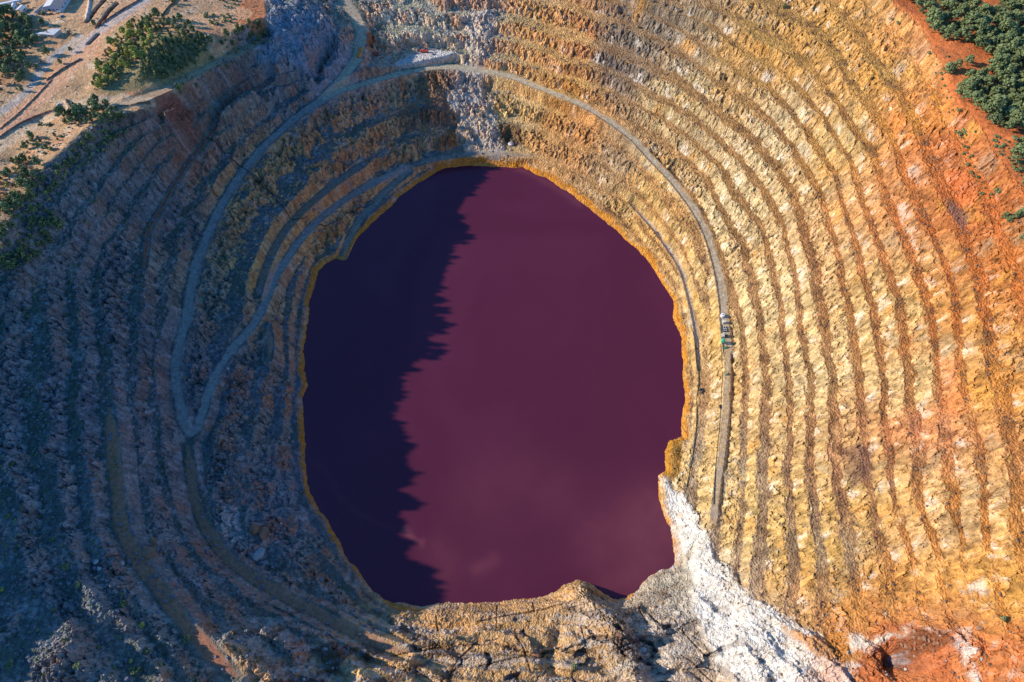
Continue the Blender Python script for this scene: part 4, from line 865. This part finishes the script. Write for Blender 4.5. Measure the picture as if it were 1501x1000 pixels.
for i, (px, py, r, m_, lb) in enumerate([(374,778,5,M_bb,'large brown boulder, left one of the pair above the grey slab'), (387,781,5.5,M_bb,'large brown boulder, right one of the pair above the grey slab'), (380,812,5,M_st3,'grey slab-like boulder below the brown pair'),
     (334,541,1.6,M_bw,'pale boulder on the shaded ramp between the two haul roads'), (412,768,1.5,M_bw,'small pale boulder right of the brown pair'), (428,762,1.6,M_bb,'small brown boulder nearest the lake right of the pair'), (220,812,6,M_bb,'broad orange brown boulder beside the brown track'), (223,795,4,M_bb,'pointed orange brown boulder leaning on the broad one'),
     (178,827,2.2,M_st3,'pale grey boulder left of the brown track bend'), (140,825,2.0,M_st3,'angular grey boulder in the rubble far left of the bend'), (146,834,1.7,M_st3,'second angular grey boulder just below the first in the rubble'), (470,850,2.4,M_st1,'grey boulder on the dark rubble near the shore'),
     (943,953,2.6,M_bw,'pale block lying in the shadowed gully at the bottom'), (749,212,4,M_bw,'white block at the foot of the sunny cliff north of the lake'), (908,932,2.6,M_bb,'orange boulder on the southern shelf beside the gully'), (786,962,3.2,M_bb,'orange boulder on the southern shelf left of the dark hollow'), (1434,922,2.0,M_bb,'dark block on the orange slope at lower right'),
     (529,73,3.6,M_bo,'upper of two round orange mounds beside the haul road'), (527,82,3.8,M_bo,'lower of two round orange mounds beside the haul road')]):
    boulder(px, py, r, m_, lb, None, 300 + i)
for i, (px, py) in enumerate(scatter([(170,735),(240,730),(270,800),(290,860),(240,870),(190,830)], 5, 34)): boulder(px, py, random.uniform(.9, 2.0), M_st1, 'blue grey boulder in the boulder field by the brown track', 'boulder field by the brown track', 400 + i)
for i, (px, py) in enumerate(scatter([(20,540),(70,560),(80,640),(60,760),(0,760),(0,560)], 6, 30)): boulder(px, py, random.uniform(.9, 1.9), M_st1, 'grey boulder in the rubble fan at the left edge', 'rubble fan at the left edge', 450 + i)
for i, (px, py) in enumerate(scatter([(1170,880),(1195,860),(1215,900),(1205,925),(1160,915)], 4, 26)): boulder(px, py, random.uniform(.7, 1.5), M_bb, 'dark brown boulder at the foot of the benches beside the white scree', 'boulders beside the white scree', 500 + i)
for i, (px, py) in enumerate(scatter([(1325,925),(1375,925),(1385,950),(1345,960),(1320,955)], 5, 20)): boulder(px, py, random.uniform(.8, 1.8), M_bb, 'brown boulder in the red hollow at lower right', 'boulders in the red hollow', 540 + i)
# ---------------------------------------------------------------- buildings
M_wall = simple('painted_wall', (.55, .56, .58), .8, 0, .1, .8); M_roof = simple('tin_roof', (.62, .60, .56), .6, 0, .1, .25); M_roof2 = simple('dark_roof', (.30, .27, .24), .7, 0, .2, .25); M_blue = simple('blue_paint', (.10, .20, .34), .6)
M_dark = simple('dark_steel', (.03, .032, .036), .5); M_glass = simple('dark_glass', (.04, .05, .06), .15, 0, .05); M_white = simple('white_paint', (.8, .8, .8), .45, 0, .03); M_cream = simple('cream_paint', (.66, .58, .44), .7, 0, .08)
M_red = simple('red_paint', (.55, .07, .035), .5, 0, .1); M_green = simple('green_paint', (.05, .42, .22), .5, 0, .1); M_orange = simple('orange_paint', (.7, .2, .04), .5); M_rub = simple('rubber', (.02, .02, .02), .9); M_conc = simple('concrete', (.5, .48, .45), .9, 0, .15, .4); M_wood = simple('wood', (.2, .14, .1), .9)
def slab(V4, z0, z1):
    mb = MB(); mb.add([(x, y, z0) for x, y in V4] + [(x, y, z1) for x, y in V4], [(3, 2, 1, 0), (4, 5, 6, 7)] + [(k, (k + 1) % 4, 4 + (k + 1) % 4, 4 + k) for k in range(4)]); return mb
def gable(name, px, py, L, Wd, H, rise, rz, mw, mr, label, mr2=None, doors=3, cat='building'):
    x, y, z = px_pt(px, py); t = empty(name, (x, y, z - .1), rz)
    hw = Wd / 2; mb = MB(); V = []
    for yy in (0, L): V += [(-hw, yy, -1), (hw, yy, -1), (hw, yy, H), (0, yy, H + rise), (-hw, yy, H)]
    mb.add(V, [(0, 1, 2, 3, 4), (9, 8, 7, 6, 5), (1, 6, 7, 2), (0, 4, 9, 5), (0, 5, 6, 1)]); mb.build('wall', mw, t)
    o_ = .5
    for sgn, mm in ((-1, mr), (1, mr2 or mr)):
        r = MB(); a0 = (0, -o_, H + rise + .12); a1 = (sgn * (hw + o_), -o_, H - rise * o_ / hw + .12); b1 = (a1[0], L + o_, a1[2]); b0 = (0, L + o_, a0[2])
        P = [a0, a1, b1, b0]; P2 = [(p[0], p[1], p[2] + .18) for p in P]
        r.add(P + P2, [(0, 1, 2, 3), (7, 6, 5, 4)] + [(k, 4 + k, 4 + (k + 1) % 4, (k + 1) % 4) for k in range(4)])
        n = int(L / 1.4)
        for i in range(n + 1):
            yy = -o_ + (L + 2 * o_) * i / n; r.tube([(0, yy, a0[2] + .2), (a1[0], yy, a1[2] + .2)], .07, 4)
        r.build('roof', mm, t)
    for k in range(doors):
        xx = -hw + Wd * (k + 1) / (doors + 1)
        d = MB().box(xx, -.06, -.2, Wd / (doors + 1) * .6, .12, H * .62).build('door', M_blue if k % 2 else M_dark, t)
    for k in range(max(2, int(L / 7))):
        for sg in (-1, 1): MB().box(sg * (hw + .03), 4 + k * 7, H * .5, .1, 2.2, 1.2).build('window', M_glass, t)
    return tag(t, label, cat)
gable('warehouse', 80, 17.5, 42, 19, 5.5, 2.4, -.06, M_wall, M_roof, 'large grey warehouse with a pitched roof, pale on its left side, at the top edge', M_roof2)  # right roof slope gets a darker material than the left
gable('shed', 30, 19, 8, 7, 3, 1.2, -.25, M_cream, M_roof, 'small shed with a pale pitched roof left of the warehouse', None, 1)
gable('long_shed', 54, 22, 14, 4, 2.8, .8, -.35, M_wall, M_roof2, 'narrow dark roofed shed between the small shed and the warehouse', None, 1)
gable('shed', 20, 17, 10, 4, 3, .8, .12, M_wall, M_roof, 'long white roofed shed at the far left of the yard', None, 1)
x, y, z = px_pt(72, 55); t = empty('house', (x, y, z), -.12)
slab([(-8, 0), (7, 0), (10, 10), (1, 9)], -1, 3.4).build('wall', M_cream, t)
slab([(-8.5, -.5), (7.4, -.5), (10.6, 10.6), (.6, 9.6)], 3.4, 3.75).build('roof', M_roof, t)
slab([(-15, 0.2), (-8.6, -.2), (-3, 4.5), (-9, 4.2)], 2.4, 2.6).build('porch_roof', M_white, t)
for dx, dy in ((-14.6, .6), (-9, .2)): MB().tube([(dx, dy, -.5), (dx, dy, 2.4)], .12, 6).build('post', M_conc, t)
MB().box(-3, -.06, .2, 1.2, .1, 2.1).build('door', M_blue, t)
for dx in (1, 4.4): MB().box(dx, -.06, 1.1, 1.4, .1, 1.2).build('window', M_glass, t)
MB().box(-1.5, 3.2, 3.75, 1.1, 1.1, 1.2).build('chimney', M_bb, t)
tag(t, 'low house with a flat cream roof and a white porch beside the left wood', 'house')
x, y, z = px_pt(14, 8); t = empty('covered_conveyor', (x, y, z), .38)
MB().box(0, 0, 2.2, 30, 2.4, 1.9).build('gallery', M_white, t)
for k in range(5): MB().box(-12 + 6 * k, 0, -.5, .5, 1.8, 2.7).build('trestle', M_conc, t)
tag(t, 'long white raised conveyor gallery at the upper left corner', 'conveyor')
def pole(px, py, H, label):
    x, y, z = px_pt(px, py); t = empty('utility_pole', (x, y, z - .4), .5); MB().tube([(0, 0, 0), (0, 0, H)], [.28, .17], 8).build('post', M_wood, t); MB().box(0, 0, H - 1.0, 3.0, .2, .22).build('crossarm', M_wood, t)
    for dx in (-1.3, 0, 1.3): MB().tube([(dx, 0, H - .8), (dx, 0, H - .4)], .1, 6).build('insulator', M_white, t)
    tag(t, label, 'pole', 'utility poles along the upper left tracks')
pole(27, 160, 9, 'wooden pole between the brown bank lines, right of its neighbour'); pole(8, 174, 9, 'wooden pole nearest the left picture edge beside the brown bank'); pole(76, 36, 8, 'wooden pole above the low cream roofed house'); pole(14, 22, 8, 'wooden pole in the yard by the white roofed shed')
# ---------------------------------------------------------------- vehicles and plant
def car(px, py, rz, paint, label, L=4.6, H=1.5, name='parked_car', van=False):
    x, y, z = px_pt(px, py); t = empty(name, (x, y, z + .05), rz)
    MB().box(0, 0, .35, L, 1.8, .65, .96, 0, .12).build('body', paint, t)
    if van: MB().box(-.3, 0, 1.0, L * .82, 1.75, 1.1, .93, 0, .12).build('cabin', paint, t); MB().box(L * .36, 0, 1.25, .5, 1.6, .6).build('window', M_glass, t)
    else: MB().box(-.2, 0, 1.0, L * .52, 1.6, .55, .8, 0, .1).build('cabin', M_glass, t); MB().box(-.2, 0, 1.55, L * .38, 1.2, .06).build('roof', paint, t)
    for dx in (-L * .32, L * .32):
        for sg in (-1, 1): MB().tube([(dx, sg * .75, .35), (dx, sg * .95, .35)], .36, 12).build('wheel', M_rub, t)
    for sg in (-1, 1): MB().box(L * .49, sg * .6, .6, .1, .35, .2).build('headlight', M_white, t)
    return tag(t, label, 'van' if van else 'car')
car(88.5, 18.5, .1, M_white, 'white van parked against the front of the warehouse', 5.4, 2.2, 'parked_van', True)
car(75, 21.5, .05, M_dark, 'dark car in the yard in front of the warehouse'); car(91, 25, 1.2, M_blue, 'blue grey car standing alone on the yard below the van'); car(33, 24, .3, M_white, 'white car below the small shed'); car(48, 24, .2, M_white, 'white car at the foot of the narrow shed')
car(272, 2, .1, M_dark, 'dark car at the top edge on the ochre ground'); car(87, 154, .8, M_white, 'white pickup sized car at the track junction above the rim')
# red trailer on the pale pad
x, y, z = px_pt(622, 77); t = empty('tank_trailer', (x, y, z), -.05)
MB().tube([(-5, 0, 2.2), (-4.7, 0, 2.2), (4.7, 0, 2.2), (5, 0, 2.2)], [.9, 1.35, 1.35, .9], 16).build('tank', M_red, t); MB().box(0, 0, .75, 10.5, 1.6, .3).build('chassis', M_red, t)
for dx in (-3.8, -2.6, 3.2):
    for sg in (-1, 1): MB().tube([(dx, sg * .8, .5), (dx, sg * 1.2, .5)], .52, 12).build('wheel', M_rub, t)
MB().box(5.6, 0, 1.0, 1.6, .5, .25).build('drawbar', M_dark, t); MB().tube([(0, 0, 3.5), (0, 0, 3.8)], .4, 10).build('hatch', M_dark, t)
tag(t, 'long red tank trailer on the pale ground above the haul road', 'trailer')
def excavator(px, py, rz, paint, label):
    x, y, z = px_pt(px, py); t = empty('excavator', (x, y, z), rz)
    for sg in (-1, 1): MB().box(0, sg * 1.4, 0, 4.6, .75, 1.0, 1, 0, .3).build('track', M_rub, t)
    MB().box(-.4, 0, 1.1, 4.0, 2.9, 1.4, .95, 0, .15).build('body', paint, t); c = MB().box(1.2, .9, 1.3, 1.6, 1.1, 1.9, .92, 0, .12).build('cab', M_glass, t); MB().box(1.2, .9, 3.2, 1.5, 1.1, .12).build('cab_roof', paint, c)
    MB().tube([(1.4, -.4, 1.8), (3.6, -.4, 4.4), (6.0, -.4, 4.6)], [.38, .34, .25], 6).build('boom', paint, t); MB().tube([(6.0, -.4, 4.7), (7.2, -.4, 1.9)], [.26, .18], 6).build('arm', paint, t)
    MB().box(7.1, -.4, .8, 1.2, 1.3, 1.1, .7, 0, .1).build('bucket', M_dark, t); MB().box(-2.3, 0, 1.3, .7, 2.7, 1.2).build('counterweight', M_dark, t)
    tag(t, label, 'excavator')
excavator(552, 81, .1, M_red, 'red excavator standing in the shade below the whitish cliff')
# pumping plant on the haul road, east side
x, y, z = px_pt(1058.5, 464); t = empty('water_tank', (x, y, z))
MB().tube([(0, 0, 0), (0, 0, 3.0), (0, 0, 3.3)], [2.1, 2.1, 1.7], 24).build('tank', M_white, t); MB().tube([(0, 0, 3.3), (0, 0, 3.6)], .5, 12).build('hatch', M_dark, t); MB().tube([(0, -2.1, .5), (0, -3.4, .5)], .15, 8).build('outlet', M_dark, t)
tag(t, 'round white water tank on the haul road, topmost of the plant', 'tank')
def cabin(px, py, sx, sy, h, m_, label, rz=0, name='site_cabin'):
    x, y, z = px_pt(px, py); t = empty(name, (x, y, z), rz); MB().box(0, 0, .2, sx, sy, h, 1, 0, .06).build('body', m_, t); MB().box(0, 0, h + .2, sx + .2, sy + .2, .15).build('roof', m_, t)
    MB().box(0, -sy / 2 - .02, .3, .9, .08, 1.9).build('door', M_dark, t); MB().box(-sx / 2 - .02, 0, 1.2, .08, 1.0, .8).build('window', M_glass, t)
    for sg in (-1, 1): MB().box(sg * sx * .35, 0, 0, .3, sy, .22).build('skid', M_dark, t)
    return tag(t, label, 'cabin')
cabin(1060.5, 473.5, 2.6, 3.0, 3.2, M_cream, 'cream upright cabin just below the round white tank')
x, y, z = px_pt(1062, 483); t = empty('drum_rack', (x, y, z)); MB().box(0, 0, 0, 4.4, 6.2, .9, 1, 0, .1).build('frame', M_dark, t)
for i in range(2):
    for j in range(3): MB().tube([(-1 + 2 * i, -2 + 2 * j, .9), (-1 + 2 * i, -2 + 2 * j, 1.7)], .45, 12).build('drum', M_white, t)
for sx_, sy_ in ((-2, -2.9), (2, -2.9), (-2, 2.9), (2, 2.9)): MB().box(sx_, sy_, .9, .2, .2, 1.8).build('post', M_dark, t)
tag(t, 'black steel rack holding six white drums on the haul road', 'rack')
cabin(1059, 493, 2.6, 3.6, 2.2, M_cream, 'low cream cabin between the drum rack and the green container')
x, y, z = px_pt(1064.5, 493.5); t = empty('generator', (x, y, z)); MB().box(0, 0, .3, 2.0, 3.2, 1.7, .97, 0, .1).build('housing', M_dark, t); MB().tube([(0, 1, 2.0), (0, 1, 2.9)], .12, 8).build('exhaust', M_conc, t); MB().box(0, 0, 0, 2.2, 3.4, .3).build('base', M_dark, t)
tag(t, 'black generator beside the low cream cabin', 'generator')
x, y, z = px_pt(1058.5, 502); t = empty('silo', (x, y, z)); MB().tube([(0, 0, 1.0), (0, 0, 5.6), (0, 0, 6.1)], [1.9, 1.9, .9], 20).build('body', M_green, t); MB().tube([(0, 0, .2), (0, 0, 1.0)], [.6, 1.9], 20).build('cone', M_green, t)
for k in range(4): MB().box(1.3 * math.cos(k * 1.571 + .785), 1.3 * math.sin(k * 1.571 + .785), 0, .2, .2, 1.6).build('leg', M_dark, t)
tag(t, 'tall green silo throwing the longest shadow on the haul road', 'silo')
def pump(px, py, m1, m2, label):
    x, y, z = px_pt(px, py); t = empty('pump', (x, y, z), .6); MB().box(0, 0, 0, 4, 1.6, .35).build('skid', M_dark, t); MB().tube([(-1.6, 0, 1.1), (.2, 0, 1.1)], .7, 12).build('motor', m1, t); MB().tube([(.4, 0, 1.0), (1.2, 0, 1.0)], .9, 14).build('impeller_housing', m2, t); MB().tube([(.8, 0, 1.2), (.8, 0, 2.4), (2.4, 0, 2.4)], .22, 8).build('outlet', M_dark, t)
    tag(t, label, 'pump')
pump(1063, 510, M_green, M_orange, 'green pump with an orange housing just below the green silo'); pump(1065, 549, M_green, M_orange, 'lone green and orange pump farther down the haul road')
def heap(px, py, r, label, seed):
    x, y, z = px_pt(px, py); q = np.random.default_rng(seed); mb = MB()
    for k in range(16):
        an = q.random() * 6.28; rr = r * q.random() ** .6; mb.box(rr * math.cos(an), rr * math.sin(an), -.2, 1.0 + q.random(), .5 + q.random(), .5 + 1.4 * q.random() * (1 - rr / r / 1.5), .8, q.random() * 3, .05)
    o = mb.build('block_heap', M_dark, None, (x, y, z)); tag(o, label, 'heap')
heap(1031, 573, 3.4, 'black heap of blocks standing in for a dark hole on the pale strip near the lake shore', 5); heap(1057, 597, 2.2, 'small black heap of blocks standing in for a dark patch at the left side of the lower haul road', 6)  # block heaps made up in place of a dark hole and a dark patch
# ---------------------------------------------------------------- pipes
def pipe(pts, r, label, m_=None):
    w = [(*hit(p[0], p[1]), 0, 0) for p in pts]; w = smooth_line(w, 3); P = []
    for p, q in zip(w[:-1], w[1:]):
        n = max(1, int(math.hypot(q[0] - p[0], q[1] - p[1]) / 2.0))
        for k in range(n):
            f = k / n; x = p[0] + (q[0] - p[0]) * f; y = p[1] + (q[1] - p[1]) * f; P.append((x, y, max(float(height(x, y)), 0) + r + .15))
    Z_ = [p[2] for p in P]; P = [(p[0], p[1], max(Z_[max(0, i - 1):i + 2])) for i, p in enumerate(P)]
    tag(MB().tube(P, r, 6).build('water_pipe', m_ or M_rub), label, 'pipe')
pipe([(303,203),(318,212),(330,226),(340,235),(356,245),(372,262),(388,278)], .35, 'black pipe crossing the shaded upper benches beside the haul road')
pipe([(372,256),(385,268),(398,285),(412,300),(425,322),(440,325),(452,318)], .35, 'black pipe running down from the haul road over the ochre bench')
pipe([(468,330),(485,334),(500,326),(510,314),(524,305),(540,303),(549,296)], .35, 'black pipe curling over the low bench near the lake')
pipe([(1013,480),(1018,500),(1021,530),(1025,556),(1020,585),(1021,620),(1018,650),(1011,690),(1006,715)],   .3, 'dark pipe along the low ledge above the right shore')
pipe([(1056,505),(1060,540),(1057,580),(1056,600),(1052,650),(1047,700),(1046,740)],   .25, 'dark tube put in for the bank shadow along the lake side of the lower haul road')  # tube added where the road bank's thin shadow line lies
# ---------------------------------------------------------------- dry undergrowth (uncountable)
def tufts(name, mask, n, m_, label, smin, smax):
    jx = rng.integers(0, len(XA) - 1, n * 40); iy = rng.integers(0, len(YA) - 1, n * 40)
    ok = np.nonzero(rng.random(len(jx)) < mask[iy, jx])[0][:n]; q = []
    for i in ok:
        c = np.array([X[iy[i], jx[i]], Y[iy[i], jx[i]], Zt[iy[i], jx[i]]]); s = smin + (smax - smin) * rng.random() ** 2
        for k in range(7):
            d = rng.normal(size=3); d /= np.linalg.norm(d); d[2] = abs(d[2]); u = np.cross(d, rng.normal(size=3)); u /= np.linalg.norm(u); w_ = np.cross(d, u)
            p = c + d * s * .6; q.append([p - u * s * .45, p - w_ * s * .4, p + u * s * .45, p + w_ * s * .4])
    V = np.array(q).reshape(-1, 3).astype(np.float32); o = mesh_np(name, V, np.arange(len(V)).reshape(-1, 4), m_); tag(o, label, None, None, 'stuff')
inX = (X > -600) & (X < 640) & (Y > 24) & (Y < 830) & (hr_m < .1)
tufts('dry_scrub', inX * plat_l * (1 - sstep(.1, .4, np.maximum(tr1, tr1b))) * sstep(.0, .35, patch + .3 * fine), 2600, M_grey, 'dry low scrub on the ochre plateau', .5, 1.5)
tufts('undergrowth', inX * (1 - plat_l) * (dsh > 30) * sstep(-180, -330, X) * (1 - .6 * isface) * sstep(-.1, .3, patch2), 5000, M_olive, 'low green undergrowth on the shaded benches', .5, 1.6)
tufts('forest_scrub', inX * forest * sstep(-.2, .3, patch), 1500, M_grey, 'low scrub between the pines', .4, 1.2)
print('objects', len(bpy.data.objects))
